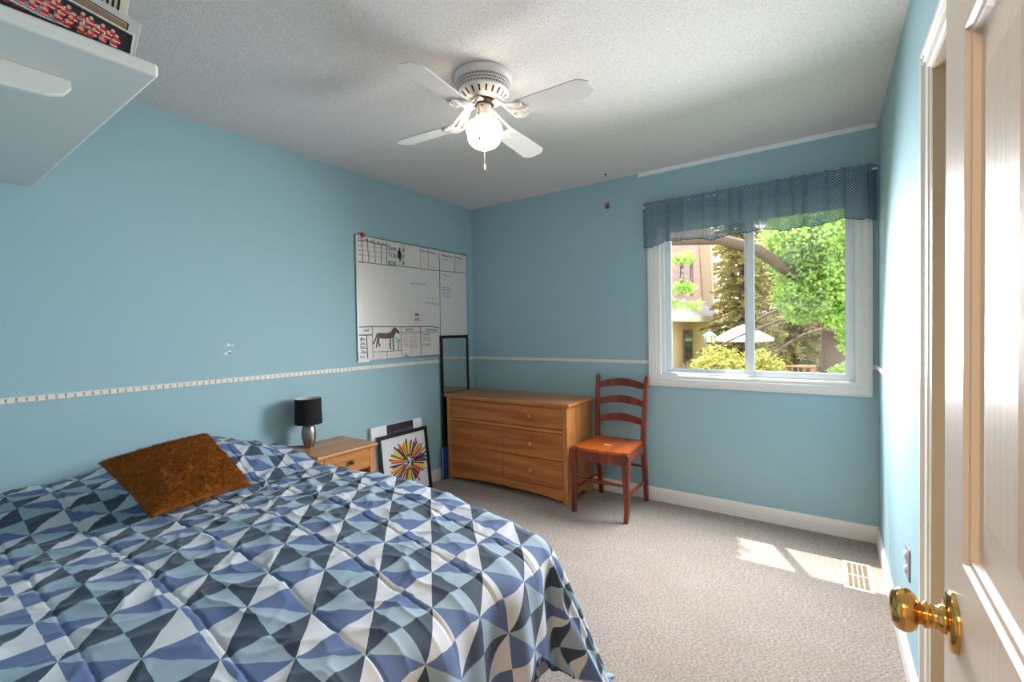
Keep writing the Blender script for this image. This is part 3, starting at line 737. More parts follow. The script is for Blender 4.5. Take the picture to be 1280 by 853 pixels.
for zc, yb, hh in ((.862, -.079, .056), (.735, -.097, .056), (.602, -.112, .056)):
    q = MB(); L = []
    for i in range(21):
        t = i/20; x = CX0+.016+(CX1-CX0-.032)*t; ar = math.sin(math.pi*t); y = yb+.018*ar
        z0, z1 = zc-hh/2-.004+.020*ar, zc+hh/2-.016+.034*ar
        L.append([(x, y-.007, z0), (x, y+.007, z0), (x, y+.007, z1), (x, y-.007, z1)])
    q.ring(L); q.build('back_slat', M['chairwood'], ch, smooth=True, bevel=.003, angle=50)
q = MB(); q.tube([(CX0+.02+(CX1-CX0-.04)*i/16, -.502, .238) for i in range(17)], [.009, .010, .0095, .010, .0105, .012, .014, .0155, .0115, .0155, .014, .012, .0105, .010, .0095, .010, .009], 12); q.build('stretcher', M['chairwood'], ch, smooth=True)
for x in (CX0+.014, CX1-.012):
    q = MB(); q.tube([(x, -.502, .165), (x, -.40, .165), (x, -.30, .165), (x, -.20, .165), (x, -.10, .165)], [.008, .011, .012, .011, .008], 10); q.build('stretcher', M['chairwood'], ch, smooth=True)
q = MB(); q.tube([(CX0+.018, -.105, .27), (1.5, -.105, .27), (CX1-.018, -.105, .27)], [.008, .012, .008], 10); q.build('stretcher', M['chairwood'], ch, smooth=True)

# ------------------------------------------------------------------ pictures on the floor
PUR = [plain('print_dusk_sky', lin(92, 78, 112), .5), plain('print_skyline', lin(40, 26, 34), .5), plain('print_rust', lin(110, 66, 62), .5)]
cv = thing('canvas_print', 'white bordered dusk skyline picture standing behind the black framed one', 'picture', (.05, -.98, 0))
def lean2(u, z, t): return (.066+t-.036*z/.58, u, z)
q = MB(); tslab(q, lean2, -1.236, -.728, .002, .582, -.026, 0); q.build('canvas', M['whitematte'], cv, bevel=.003)
q = MB(); tslab(q, lean2, -1.094, -.828, .03, .580, 0, .001, 0)
for i in range(24):
    u = -1.094+.266*i/24; hgt = .02+.045*rnd.random(); tslab(q, lean2, u, u+.0112, .552-hgt*.6, .578, .001, .0014, 1)
q.build('printed_image', PUR, cv)
art = thing('framed_picture', 'black framed picture of a burst of coloured pencils leaning on the wall', 'picture', (.10, -.96, 0))
def lean3(u, z, t): return (.100+t-.052*z/.5, u, z)
AU0, AU1, AH = -1.205, -.708, .512
q = MB(); tframe(q, lean3, AU0, AU1, .002, AH, .026, 0, .020); q.build('frame', M['black'], art, bevel=.002)
q = MB(); tslab(q, lean3, AU0+.02, AU1-.02, .02, AH-.02, .003, .008); sheet = q.build('mat_board', M['paper'], art)
cols = [(220, 60, 30), (240, 190, 20), (40, 60, 160), (30, 24, 24), (190, 40, 40), (40, 120, 60), (240, 140, 30), (120, 40, 50), (236, 210, 60)]
pm = [plain('pencil_colour', lin(*c), .5, var=.02) for c in cols]+[plain('pencil_points', lin(70, 60, 58), .6)]
q = MB(); cu, cv_ = (AU0+AU1)/2+.030, .268; rp = random.Random(8)
for i in range(84):
    a = 2*math.pi*i/84+rp.uniform(-.05, .05); r0, r1 = .040+rp.uniform(0, .02), .168+rp.uniform(-.030, .026); hw = .0066
    ca, sa = math.cos(a), math.sin(a); mi = rp.choice([0, 0, 1, 1, 2, 3, 3, 3, 3, 4, 5, 6, 7, 7, 8])
    P = [(r0, -hw*.5), (r1, -hw), (r1, hw), (r0, hw*.5)]; t = .0085+.0006*(i % 3)
    q.add([lean3(cu+1.08*(r*ca-k*sa), cv_+r*sa+k*ca, t) for r, k in P], [(0, 1, 2, 3)], mi)
for i in range(110):
    a, r = rp.uniform(0, 6.283), .060*math.sqrt(rp.random()); x, z = cu+r*math.cos(a), cv_+r*math.sin(a)
    q.add([lean3(x+.006*math.cos(k*1.257), z+.006*math.sin(k*1.257), .0104+.0001*i/70) for k in range(5)], [tuple(range(5))], rp.choice([3, 9, 9, 3, 9, 3, 1, 2]))
q.build('pencil_print', pm, art)

# ------------------------------------------------------------------ whiteboard
bd = thing('whiteboard', 'large whiteboard covered in marker writing and a horse drawing', 'whiteboard', (.006, -.70, 1.54))
def wbp(u, z, t): return (t, u, z)
BU0, BU1, BV0, BV1 = -1.318, -.094, 1.082, 1.998
M['board'] = plain('glossy_white_board', lin(226, 218, 214), .18, var=.02)
q = MB(); tslab(q, wbp, BU0+.004, BU1-.004, BV0+.004, BV1-.004, .001, .0105); q.build('board_panel', M['board'], bd)
q = MB(); tframe(q, wbp, BU0, BU1, BV0, BV1, .007, .0008, .0125); q.build('board_frame', plain('grey_aluminium', (.30, .31, .32, 1), .4, .8), bd)
q = MB().box(.0005, .015, BU0-.004, BU0+.10, BV0-.010, BV0+.006); q.build('marker_ledge', M['whitematte'], bd, bevel=.003)
STROKES = {'grid_lines': [('k',0.006,[(-1.297,1.956),(-1.258,1.957),(-1.209,1.96),(-1.148,1.954),(-1.086,1.954),(-1.032,1.952)]),('k',0.006,[(-1.26,1.983),(-1.258,1.916),(-1.256,1.802)]),('k',0.006,[(-1.211,1.982),(-1.209,1.902),(-1.201,1.808)]),('k',0.006,[(-1.149,1.973),(-1.148,1.911),(-1.143,1.815)]),('k',0.006,[(-1.086,1.953),(-1.089,1.813)]),('k',0.006,[(-1.03,1.978),(-1.036,1.806)]),('l',0.003,[(-1.293,1.921),(-1.033,1.931)]),('l',0.003,[(-1.294,1.887),(-1.034,1.894)]),('l',0.003,[(-1.295,1.854),(-1.035,1.859)]),('k',0.005,[(-1.287,1.799),(-1.204,1.803),(-1.037,1.805),(-0.879,1.811),(-0.736,1.814)]),('k',0.005,[(-0.78,1.813),(-0.654,1.812),(-0.466,1.817),(-0.262,1.825),(-0.113,1.83)]),('k',0.007,[(-0.463,1.975),(-0.457,1.891),(-0.457,1.669)]),('k',0.003,[(-0.681,1.982),(-0.683,1.819)]),('k',0.004,[(-0.59,1.98),(-0.594,1.813)]),('k',0.006,[(-0.261,1.963),(-0.26,1.824)]),('k',0.006,[(-0.458,1.814),(-0.464,1.316),(-0.469,1.087)]),('k',0.006,[(-1.301,1.329),(-1.189,1.334),(-0.899,1.33),(-0.706,1.333),(-0.565,1.332),(-0.467,1.319)]),('k',0.005,[(-1.187,1.329),(-1.189,1.216),(-1.186,1.099)]),('k',0.005,[(-0.911,1.328),(-0.912,1.208),(-0.907,1.091)]),('k',0.008,[(-1.303,1.271),(-1.192,1.272)]),('k',0.008,[(-1.239,1.267),(-1.238,1.197),(-1.235,1.102)]),('k',0.004,[(-1.3,1.235),(-1.236,1.237)]),('k',0.004,[(-1.301,1.205),(-1.237,1.206)]),('k',0.004,[(-1.301,1.176),(-1.238,1.176)]),('k',0.004,[(-1.302,1.141),(-1.239,1.141)]),('k',0.004,[(-1.186,1.144),(-1.057,1.142),(-0.905,1.143)]),('k',0.004,[(-1.057,1.141),(-1.052,1.098)]),('k',0.004,[(-0.909,1.289),(-0.812,1.288),(-0.704,1.287),(-0.478,1.284)]),('l',0.004,[(-0.812,1.287),(-0.805,1.1)]),('k',0.006,[(-0.708,1.332),(-0.7,1.286),(-0.698,1.095)])],'horse_drawing': [('n',0,[(-1.148,1.28),(-1.117,1.287),(-1.064,1.282),(-1.02,1.287),(-0.988,1.32),(-0.971,1.327),(-0.952,1.316),(-0.921,1.283),(-0.936,1.274),(-0.958,1.288),(-0.976,1.267),(-0.985,1.249),(-1.01,1.242),(-1.065,1.239),(-1.108,1.243),(-1.141,1.252)]),('n',0.013,[(-1.136,1.253),(-1.145,1.219),(-1.153,1.179)]),('n',0.013,[(-1.129,1.248),(-1.135,1.215),(-1.12,1.185)]),('n',0.013,[(-1.017,1.246),(-1.024,1.194),(-1.018,1.158)]),('n',0.013,[(-0.994,1.25),(-0.992,1.193),(-0.99,1.15)]),('n',0.013,[(-1.143,1.278),(-1.157,1.245),(-1.179,1.206)])],'palm_drawing': [('n',0.008,[(-0.939,1.222),(-0.939,1.149)]),('g',0.008,[(-0.939,1.222),(-0.965,1.24),(-0.979,1.254)]),('g',0.008,[(-0.939,1.222),(-0.914,1.239)]),('g',0.008,[(-0.939,1.222),(-0.96,1.218),(-0.975,1.21)]),('g',0.008,[(-0.939,1.222),(-0.92,1.215)]),('g',0.008,[(-0.939,1.222),(-0.945,1.244)])],'ship_drawing': [('b',0.02,[(-0.754,1.429),(-0.721,1.429)]),('b',0.006,[(-0.739,1.453),(-0.739,1.437)]),('r',0.022,[(-0.765,1.388),(-0.708,1.389)]),('r',0.01,[(-0.751,1.4),(-0.719,1.401)]),('r',0.005,[(-0.753,1.364),(-0.753,1.353)]),('r',0.005,[(-0.734,1.364),(-0.735,1.354)]),('c',0.02,[(-0.881,1.102),(-0.843,1.098)]),('c',0.008,[(-0.863,1.119),(-0.863,1.104)])],'arrow_drawing': [('k',0,[(-0.927,1.928),(-0.915,1.929),(-0.906,1.968),(-0.885,1.895),(-0.907,1.831),(-0.911,1.866),(-0.928,1.87)])],'handwriting': [('b',0.004,[(-0.802,1.692),(-0.79,1.677),(-0.777,1.689),(-0.768,1.676),(-0.755,1.69),(-0.741,1.678),(-0.73,1.692),(-0.719,1.679),(-0.706,1.694),(-0.695,1.676),(-0.682,1.689),(-0.67,1.677),(-0.659,1.689),(-0.645,1.678),(-0.633,1.694),(-0.621,1.675)]),('b',0.004,[(-0.645,1.545),(-0.634,1.525),(-0.62,1.539),(-0.611,1.527),(-0.595,1.539),(-0.585,1.525),(-0.573,1.537),(-0.561,1.521),(-0.548,1.538),(-0.535,1.517),(-0.522,1.537),(-0.51,1.519),(-0.497,1.534),(-0.484,1.515),(-0.472,1.528)]),('b',0.004,[(-0.418,1.797),(-0.41,1.784),(-0.396,1.796),(-0.389,1.778),(-0.377,1.788),(-0.366,1.775),(-0.353,1.785),(-0.343,1.774),(-0.331,1.783)]),('b',0.003,[(-0.424,1.755),(-0.416,1.741),(-0.406,1.752),(-0.395,1.745),(-0.386,1.753),(-0.374,1.745)]),('b',0.004,[(-0.43,1.686),(-0.418,1.67),(-0.404,1.683),(-0.395,1.671),(-0.382,1.684),(-0.371,1.67),(-0.358,1.683),(-0.349,1.669),(-0.338,1.682),(-0.323,1.67)]),('b',0.004,[(-0.429,1.657),(-0.418,1.647),(-0.408,1.659),(-0.395,1.648),(-0.383,1.658),(-0.372,1.647),(-0.36,1.659),(-0.351,1.647),(-0.336,1.66),(-0.327,1.645)]),('b',0.004,[(-0.429,1.634),(-0.419,1.623),(-0.407,1.635),(-0.397,1.622),(-0.383,1.631),(-0.373,1.62),(-0.362,1.632),(-0.349,1.622),(-0.339,1.632),(-0.326,1.622)]),('b',0.004,[(-0.431,1.606),(-0.418,1.595),(-0.406,1.604),(-0.397,1.593),(-0.383,1.605),(-0.375,1.594),(-0.362,1.603),(-0.35,1.591),(-0.34,1.603),(-0.326,1.591)]),('p',0.006,[(-0.685,1.971),(-0.675,1.958),(-0.659,1.969),(-0.648,1.956),(-0.635,1.969),(-0.62,1.956),(-0.61,1.97),(-0.594,1.95)]),('k',0.005,[(-0.585,1.973),(-0.573,1.959),(-0.563,1.971),(-0.553,1.955),(-0.543,1.966),(-0.533,1.954),(-0.52,1.963),(-0.509,1.952),(-0.497,1.963)]),('k',0.005,[(-0.433,1.966),(-0.422,1.95),(-0.414,1.965),(-0.402,1.951),(-0.388,1.964),(-0.378,1.948),(-0.366,1.963),(-0.356,1.949),(-0.343,1.966),(-0.332,1.952),(-0.319,1.966),(-0.31,1.949),(-0.294,1.966),(-0.283,1.953)]),('k',0.006,[(-0.251,1.974),(-0.242,1.958),(-0.228,1.969),(-0.215,1.954),(-0.201,1.963),(-0.192,1.952),(-0.178,1.96),(-0.162,1.945)]),('r',0.003,[(-0.661,1.945),(-0.654,1.938),(-0.647,1.946),(-0.64,1.938),(-0.635,1.944),(-0.629,1.937),(-0.62,1.945),(-0.616,1.938)]),('r',0.003,[(-0.661,1.919),(-0.653,1.911),(-0.647,1.919),(-0.642,1.911),(-0.634,1.919),(-0.628,1.91),(-0.621,1.917),(-0.615,1.909)]),('r',0.003,[(-0.663,1.892),(-0.656,1.883),(-0.647,1.892),(-0.641,1.883),(-0.636,1.891),(-0.63,1.882),(-0.621,1.892),(-0.615,1.883)]),('r',0.003,[(-0.241,1.937),(-0.237,1.929),(-0.231,1.936),(-0.221,1.931),(-0.218,1.936),(-0.208,1.931),(-0.205,1.938),(-0.198,1.929),(-0.188,1.938),(-0.181,1.93),(-0.175,1.936)]),('r',0.003,[(-0.241,1.92),(-0.235,1.913),(-0.228,1.921),(-0.225,1.912),(-0.216,1.92),(-0.211,1.913),(-0.204,1.92),(-0.196,1.912),(-0.19,1.919),(-0.184,1.912),(-0.178,1.919)]),('r',0.003,[(-0.241,1.903),(-0.236,1.897),(-0.229,1.904),(-0.223,1.896),(-0.217,1.904),(-0.209,1.897),(-0.205,1.904),(-0.195,1.896),(-0.191,1.904),(-0.185,1.896),(-0.178,1.903)]),('l',0.003,[(-0.431,1.925),(-0.423,1.918),(-0.418,1.927),(-0.411,1.918),(-0.403,1.926),(-0.398,1.921),(-0.39,1.927),(-0.385,1.92),(-0.377,1.929),(-0.371,1.919),(-0.362,1.929),(-0.356,1.92),(-0.347,1.929)]),('l',0.003,[(-0.579,1.85),(-0.57,1.838),(-0.562,1.849),(-0.555,1.837),(-0.547,1.846),(-0.537,1.833),(-0.528,1.843),(-0.522,1.834),(-0.513,1.843)]),('k',0.004,[(-1.295,1.98),(-1.291,1.969),(-1.283,1.978),(-1.276,1.971),(-1.27,1.979),(-1.263,1.97)]),('k',0.004,[(-1.241,1.976),(-1.236,1.967),(-1.228,1.975),(-1.222,1.966),(-1.212,1.975),(-1.206,1.968)]),('k',0.004,[(-1.189,1.972),(-1.183,1.962),(-1.173,1.97),(-1.166,1.964),(-1.159,1.973),(-1.153,1.962)]),('k',0.004,[(-1.126,1.971),(-1.121,1.96),(-1.111,1.97),(-1.105,1.962),(-1.097,1.969),(-1.089,1.96)]),('k',0.004,[(-1.078,1.966),(-1.071,1.958),(-1.064,1.969),(-1.055,1.96),(-1.047,1.966),(-1.041,1.958)]),('k',0.003,[(-1.291,1.921),(-1.286,1.915),(-1.282,1.921),(-1.278,1.915),(-1.271,1.922),(-1.267,1.917)]),('k',0.003,[(-1.293,1.886),(-1.287,1.881),(-1.283,1.886),(-1.277,1.881),(-1.274,1.887),(-1.268,1.881)]),('k',0.003,[(-1.294,1.855),(-1.29,1.849),(-1.285,1.854),(-1.278,1.849),(-1.275,1.855),(-1.27,1.849)]),('k',0.003,[(-1.294,1.806),(-1.29,1.8),(-1.286,1.805),(-1.281,1.8),(-1.277,1.806),(-1.27,1.801)]),('c',0.008,[(-1.261,1.311),(-1.253,1.299),(-1.245,1.31),(-1.237,1.298),(-1.228,1.31),(-1.22,1.301),(-1.212,1.313)]),('k',0.005,[(-0.865,1.312),(-0.856,1.302),(-0.848,1.311),(-0.842,1.302),(-0.834,1.312),(-0.825,1.303),(-0.817,1.314),(-0.808,1.304),(-0.8,1.313),(-0.795,1.304),(-0.787,1.312),(-0.778,1.303)]),('k',0.005,[(-0.643,1.313),(-0.634,1.302),(-0.625,1.311),(-0.617,1.299),(-0.609,1.309),(-0.601,1.298),(-0.592,1.309),(-0.585,1.299),(-0.579,1.306),(-0.571,1.299),(-0.562,1.307),(-0.551,1.297),(-0.544,1.307),(-0.536,1.296),(-0.525,1.305),(-0.52,1.294),(-0.509,1.304)]),('r',0.004,[(-0.89,1.275),(-0.885,1.269),(-0.881,1.274),(-0.874,1.269),(-0.87,1.274),(-0.866,1.269),(-0.86,1.274),(-0.856,1.269),(-0.851,1.275),(-0.846,1.27),(-0.839,1.275)]),('r',0.004,[(-0.8,1.272),(-0.795,1.267),(-0.79,1.275),(-0.783,1.267),(-0.776,1.273),(-0.769,1.267),(-0.764,1.273),(-0.756,1.267),(-0.749,1.274),(-0.742,1.267)]),('r',0.004,[(-0.891,1.252),(-0.885,1.246),(-0.881,1.251),(-0.875,1.245),(-0.87,1.251),(-0.867,1.247),(-0.861,1.251),(-0.857,1.246),(-0.849,1.252),(-0.844,1.246),(-0.839,1.254)]),('r',0.004,[(-0.8,1.25),(-0.796,1.243),(-0.787,1.25),(-0.784,1.243),(-0.778,1.251),(-0.771,1.243),(-0.762,1.25),(-0.757,1.243),(-0.75,1.251),(-0.743,1.244)]),('r',0.004,[(-0.891,1.229),(-0.885,1.224),(-0.882,1.229),(-0.876,1.223),(-0.87,1.23),(-0.866,1.224),(-0.86,1.229),(-0.856,1.223),(-0.85,1.229),(-0.847,1.223),(-0.84,1.231)]),('r',0.004,[(-0.801,1.228),(-0.795,1.22),(-0.79,1.228),(-0.785,1.221),(-0.775,1.227),(-0.771,1.222),(-0.766,1.229),(-0.759,1.222),(-0.753,1.229),(-0.745,1.222)]),('r',0.004,[(-0.893,1.212),(-0.888,1.205),(-0.882,1.212),(-0.877,1.204),(-0.872,1.21),(-0.868,1.205),(-0.861,1.21),(-0.858,1.203),(-0.852,1.212),(-0.848,1.204),(-0.842,1.212)]),('r',0.004,[(-0.802,1.209),(-0.796,1.2),(-0.791,1.209),(-0.784,1.202),(-0.776,1.209),(-0.77,1.202),(-0.765,1.208),(-0.758,1.202),(-0.753,1.208),(-0.747,1.201)]),('r',0.004,[(-0.892,1.192),(-0.887,1.185),(-0.883,1.192),(-0.876,1.186),(-0.873,1.191),(-0.868,1.186),(-0.861,1.192),(-0.856,1.184),(-0.852,1.193),(-0.847,1.185),(-0.84,1.193)]),('r',0.004,[(-0.802,1.189),(-0.796,1.182),(-0.789,1.19),(-0.785,1.18),(-0.779,1.188),(-0.771,1.182),(-0.765,1.189),(-0.761,1.181),(-0.754,1.189),(-0.747,1.18)]),('r',0.004,[(-0.803,1.169),(-0.8,1.163),(-0.792,1.169),(-0.788,1.162),(-0.779,1.171),(-0.773,1.161),(-0.769,1.169),(-0.763,1.162),(-0.756,1.17),(-0.751,1.161),(-0.745,1.17),(-0.737,1.161)]),('c',0.004,[(-0.868,1.175),(-0.862,1.17),(-0.858,1.176),(-0.852,1.169),(-0.848,1.175),(-0.84,1.169),(-0.834,1.177),(-0.828,1.17),(-0.826,1.175),(-0.819,1.17),(-0.815,1.176),(-0.81,1.17)]),('b',0.004,[(-0.682,1.268),(-0.677,1.262),(-0.673,1.267),(-0.666,1.261),(-0.66,1.268),(-0.658,1.262),(-0.651,1.268),(-0.647,1.261),(-0.642,1.267),(-0.639,1.263),(-0.632,1.268),(-0.626,1.262),(-0.622,1.269),(-0.617,1.261),(-0.613,1.268),(-0.609,1.262),(-0.602,1.269),(-0.598,1.262),(-0.593,1.267),(-0.587,1.262)]),('l',0.004,[(-0.68,1.241),(-0.678,1.236),(-0.672,1.243),(-0.666,1.235),(-0.662,1.241),(-0.657,1.236),(-0.653,1.242),(-0.647,1.235),(-0.644,1.242),(-0.639,1.236),(-0.632,1.243),(-0.628,1.237),(-0.622,1.241),(-0.619,1.235),(-0.614,1.241),(-0.607,1.235),(-0.604,1.241),(-0.6,1.237),(-0.594,1.243),(-0.59,1.236)]),('l',0.004,[(-0.683,1.223),(-0.678,1.218),(-0.671,1.224),(-0.667,1.219),(-0.664,1.225),(-0.66,1.219),(-0.653,1.223),(-0.648,1.219),(-0.644,1.225),(-0.64,1.217),(-0.635,1.225),(-0.628,1.218),(-0.625,1.223),(-0.618,1.218),(-0.615,1.224),(-0.608,1.218),(-0.602,1.223),(-0.6,1.218),(-0.595,1.224),(-0.59,1.218)]),('l',0.004,[(-0.685,1.187),(-0.679,1.181),(-0.675,1.187),(-0.668,1.18),(-0.662,1.187),(-0.66,1.18),(-0.654,1.188),(-0.65,1.182),(-0.645,1.188),(-0.639,1.181),(-0.635,1.187),(-0.63,1.181),(-0.624,1.186),(-0.62,1.18),(-0.614,1.185),(-0.609,1.18),(-0.607,1.186),(-0.602,1.181),(-0.593,1.186),(-0.589,1.181)]),('r',0.004,[(-0.686,1.175),(-0.678,1.167),(-0.673,1.173),(-0.669,1.168),(-0.664,1.173),(-0.661,1.167),(-0.655,1.173),(-0.651,1.167),(-0.646,1.173),(-0.639,1.166),(-0.634,1.173),(-0.631,1.166),(-0.626,1.171),(-0.621,1.166),(-0.616,1.172),(-0.612,1.165),(-0.606,1.172),(-0.601,1.165),(-0.594,1.172),(-0.591,1.165)]),('g',0.003,[(-0.843,1.478),(-0.826,1.455),(-0.812,1.475),(-0.797,1.447),(-0.781,1.463),(-0.765,1.44)]),('g',0.003,[(-0.721,1.436),(-0.709,1.422),(-0.698,1.436),(-0.686,1.423),(-0.672,1.44),(-0.66,1.426),(-0.649,1.439),(-0.636,1.428),(-0.625,1.441),(-0.612,1.431)]),('g',0.003,[(-0.625,1.584),(-0.617,1.571),(-0.608,1.582),(-0.6,1.571),(-0.592,1.578),(-0.584,1.57),(-0.577,1.58),(-0.57,1.569),(-0.559,1.578),(-0.554,1.568),(-0.545,1.574),(-0.535,1.567),(-0.528,1.575),(-0.519,1.565),(-0.51,1.575)]),('r',0.002,[(-1.175,1.124),(-1.167,1.116),(-1.163,1.125),(-1.154,1.115),(-1.149,1.123),(-1.142,1.117),(-1.133,1.126),(-1.129,1.116),(-1.121,1.126),(-1.115,1.116),(-1.109,1.125),(-1.102,1.115)]),('r',0.002,[(-1.031,1.118),(-1.026,1.11),(-1.017,1.119),(-1.01,1.109),(-1.001,1.118),(-0.996,1.109),(-0.989,1.119),(-0.983,1.108),(-0.974,1.117),(-0.966,1.107),(-0.958,1.118),(-0.953,1.109)])]}
TEXTS = [('Chores', (-1.023, 1.938), (-0.938, 1.941)), ('To Do', (-1.018, 1.89), (-0.94, 1.884)), ('NOW', (-1.023, 1.822), (-0.942, 1.822)), ('Mon', (-1.297, 1.244), (-1.258, 1.245)), ('Tue', (-1.298, 1.214), (-1.259, 1.214)), ('Wed', (-1.297, 1.184), (-1.26, 1.184)), ('Thu', (-1.293, 1.151), (-1.253, 1.152)), ('Fri', (-1.299, 1.112), (-1.262, 1.112)), ('1', (-0.884, 1.942), (-0.86, 1.942)), ('2', (-0.885, 1.891), (-0.862, 1.891)), ('3', (-0.887, 1.84), (-0.863, 1.838))]
INK = {'k': (34, 32, 34), 'l': (150, 148, 146), 'n': (92, 58, 46), 'g': (120, 190, 110), 'b': (70, 130, 190), 'r': (226, 150, 146), 'c': (110, 190, 200), 'p': (130, 70, 130)}
IM = {k: plain('marker_ink', lin(*c), .45, var=.03) for k, c in INK.items()}
def draw(name, strokes):
    keys = sorted({c for c, _, _ in strokes}); mb = MB()
    for i, (c, wd, pts) in enumerate(strokes):
        t = .0108+.00002*(i % 20); mi = keys.index(c)
        if wd == 0:
            mb.add([(t, y, z) for y, z in pts], [tuple(range(len(pts)))], mi); continue
        for (y0, z0), (y1, z1) in zip(pts[:-1], pts[1:]):
            l = math.hypot(y1-y0, z1-z0) or 1; ny, nz_ = -(z1-z0)/l*wd/2, (y1-y0)/l*wd/2; ey, ez = (y1-y0)/l*wd*.3, (z1-z0)/l*wd*.3
            mb.add([(t, y0-ey+ny, z0-ez+nz_), (t, y1+ey+ny, z1+ez+nz_), (t, y1+ey-ny, z1+ez-nz_), (t, y0-ey-ny, z0-ez-nz_)], [(0, 1, 2, 3)], mi)
    return mb.build(name, [IM[k] for k in keys], bd)
for k, v in STROKES.items():
    if k in ('handwriting', 'ship_drawing', 'palm_drawing'):
        for s_ in v: draw(k, [s_])
    else: draw(k, v)
for body, (y0, z0), (y1, z1) in TEXTS:
    q = MB(); vs, fs = text_polys(body, 1.0); wd = max(v[0] for v in vs) or 1; sy = (y1-y0)/wd; sz = .052 if body in ('Chores', 'To Do', 'NOW') else (.032 if len(body) == 1 else .026)
    q.add([(.0114, y0+v[0]*sy, z0-.3*sz+v[1]*sz+(z1-z0)*v[0]/wd) for v in vs], fs)
    if len(body) == 1:
        cyy, czz = (y0+y1)/2, (z0+z1)/2+.01
        L = [[(.0114, cyy+r*math.cos(6.2832*k/18), czz+1.2*r*math.sin(6.2832*k/18)) for k in range(18)] for r in (.017, .020)]; q.ring(L, 0, False, False)
    q.build('lettering', IM['k'], bd)
q = MB().lathe([(.013, .0125), (.016, .016), (.016, .026), (.010, .033), (.001, .034)], (0, -1.258, 1.998), 'x', 16)
M['red'] = plain('red_plastic', lin(200, 24, 34), .3)
tag(q.build('magnet', M['red'], None, smooth=True, angle=50), 'small red round magnet at the upper corner of the whiteboard', 'magnet')

# ------------------------------------------------------------------ small wall and floor fittings
vt = thing('floor_register', 'white louvred floor register set in the carpet by the sunlit corner', 'vent', (2.915, -.505, 0))
VX0, VX1, VY0, VY1 = 2.852, 2.972, -.660, -.352
q = MB(); q.ring([[(VX0+i, VY0+i, z), (VX1-i, VY0+i, z), (VX1-i, VY1-i, z), (VX0+i, VY1-i, z)] for i, z in ((0, .0), (0, .003), (.006, .007), (.018, .007), (.018, .001))], 0, False, False)
q.build('register_frame', M['white'], vt)
q = MB()
for i in range(1, 4): x = VX0+.018+(VX1-VX0-.036)*i/4; q.box(x-.0022, x+.0022, VY0+.017, VY1-.017, .001, .0065)
q.box(VX0+.017, VX1-.017, (VY0+VY1)/2-.003, (VY0+VY1)/2+.003, .001, .0065)
q.build('louvres', M['white'], vt); MB().box(VX0+.012, VX1-.012, VY0+.012, VY1-.012, .0005, .001).build('duct', plain('tan_duct', lin(138, 122, 100), .8), vt)
q = MB()
for i in range(26): y = VY0+.022+(VY1-VY0-.044)*i/25; q.box(VX0+.017, VX1-.017, y-.0016, y+.0016, .0012, .0045)
q.build('vane', plain('tan_vane', lin(160, 144, 122), .6), vt)

ol = thing('wall_outlet', 'grey wall outlet plate with two covered sockets low on the side wall', 'outlet', (W, -1.19, .405))
MB().box(W-.006, W, -1.232, -1.152, .345, .465).build('cover_plate', plain('grey_plate', lin(150, 148, 156), .4), ol, bevel=.003)
for z in (.378, .432): MB().lathe([(.016, -.005), (.016, -.010), (.012, -.014), (.002, -.015)], (W, -1.192, z), 'x', 16).build('socket_cover', M['white'], ol, smooth=True, angle=40)

hk = thing('wall_hook', 'small rust coloured two pronged hook high on the window wall', 'hook', (1.382, 0, 2.241))
M['rust'] = plain('rust_enamel', lin(140, 62, 30), .4)
MB().box(1.372, 1.392, -.004, 0, 2.225, 2.262).build('back_plate', M['rust'], hk, bevel=.002)
for s in (-1, 1): MB().tube([(1.382+s*.006, -.003, 2.232), (1.382+s*.010, -.016, 2.224), (1.382+s*.013, -.024, 2.238), (1.382+s*.010, -.022, 2.266)], [.004, .005, .005, .003], 8).build('prong', M['rust'], hk, smooth=True)
q = MB().lathe([(.010, H), (.010, H-.003), (.003, H-.005), (.003, H-.010)], (1.427, -.146, 0), 'z', 14).tube([(1.427, -.146, H-.009), (1.432, -.146, H-.013), (1.432, -.146, H-.018), (1.426, -.146, H-.020)], .002, 8)
tag(q.build('ceiling_hook', M['darkmetal'], None, smooth=True, angle=50), 'tiny grey screw hook in the ceiling near the window wall', 'hook')

# ------------------------------------------------------------------ shelf above the head of the bed
SX1, SY1, SZ = 1.412, -2.922, 1.933; ST_ = .034
sf = thing('wall_shelf', 'deep white painted wall shelf over the bed on curved brackets', 'shelf', (.7, -3.17, SZ))
M['shelfpaint'] = plain('white_shelf_paint', lin(216, 216, 212), .5, var=.02)
q = MB().box(.002, SX1, FRONT+.002, SY1, SZ, SZ+ST_); q.build('shelf_board', M['shelfpaint'], sf, bevel=.009, seg=4)
def bracket(x):
    P = [(FRONT+.002, SZ), (-3.048, SZ), (-3.046, SZ-.022), (-3.058, SZ-.040), (-3.085, SZ-.052), (-3.13, SZ-.057), (-3.18, SZ-.060), (-3.24, SZ-.075), (-3.30, SZ-.115), (-3.34, SZ-.17), (-3.36, SZ-.22), (FRONT+.002, SZ-.23)]
    return MB().prism(P, lambda y, z: (x-.009, y, z), lambda y, z: (x+.009, y, z))
for x in (1.215, .10): bracket(x).build('bracket', M['shelfpaint'], sf, bevel=.003)


PV, PU = SZ+ST_+.001, -2.956
FANROT = 0
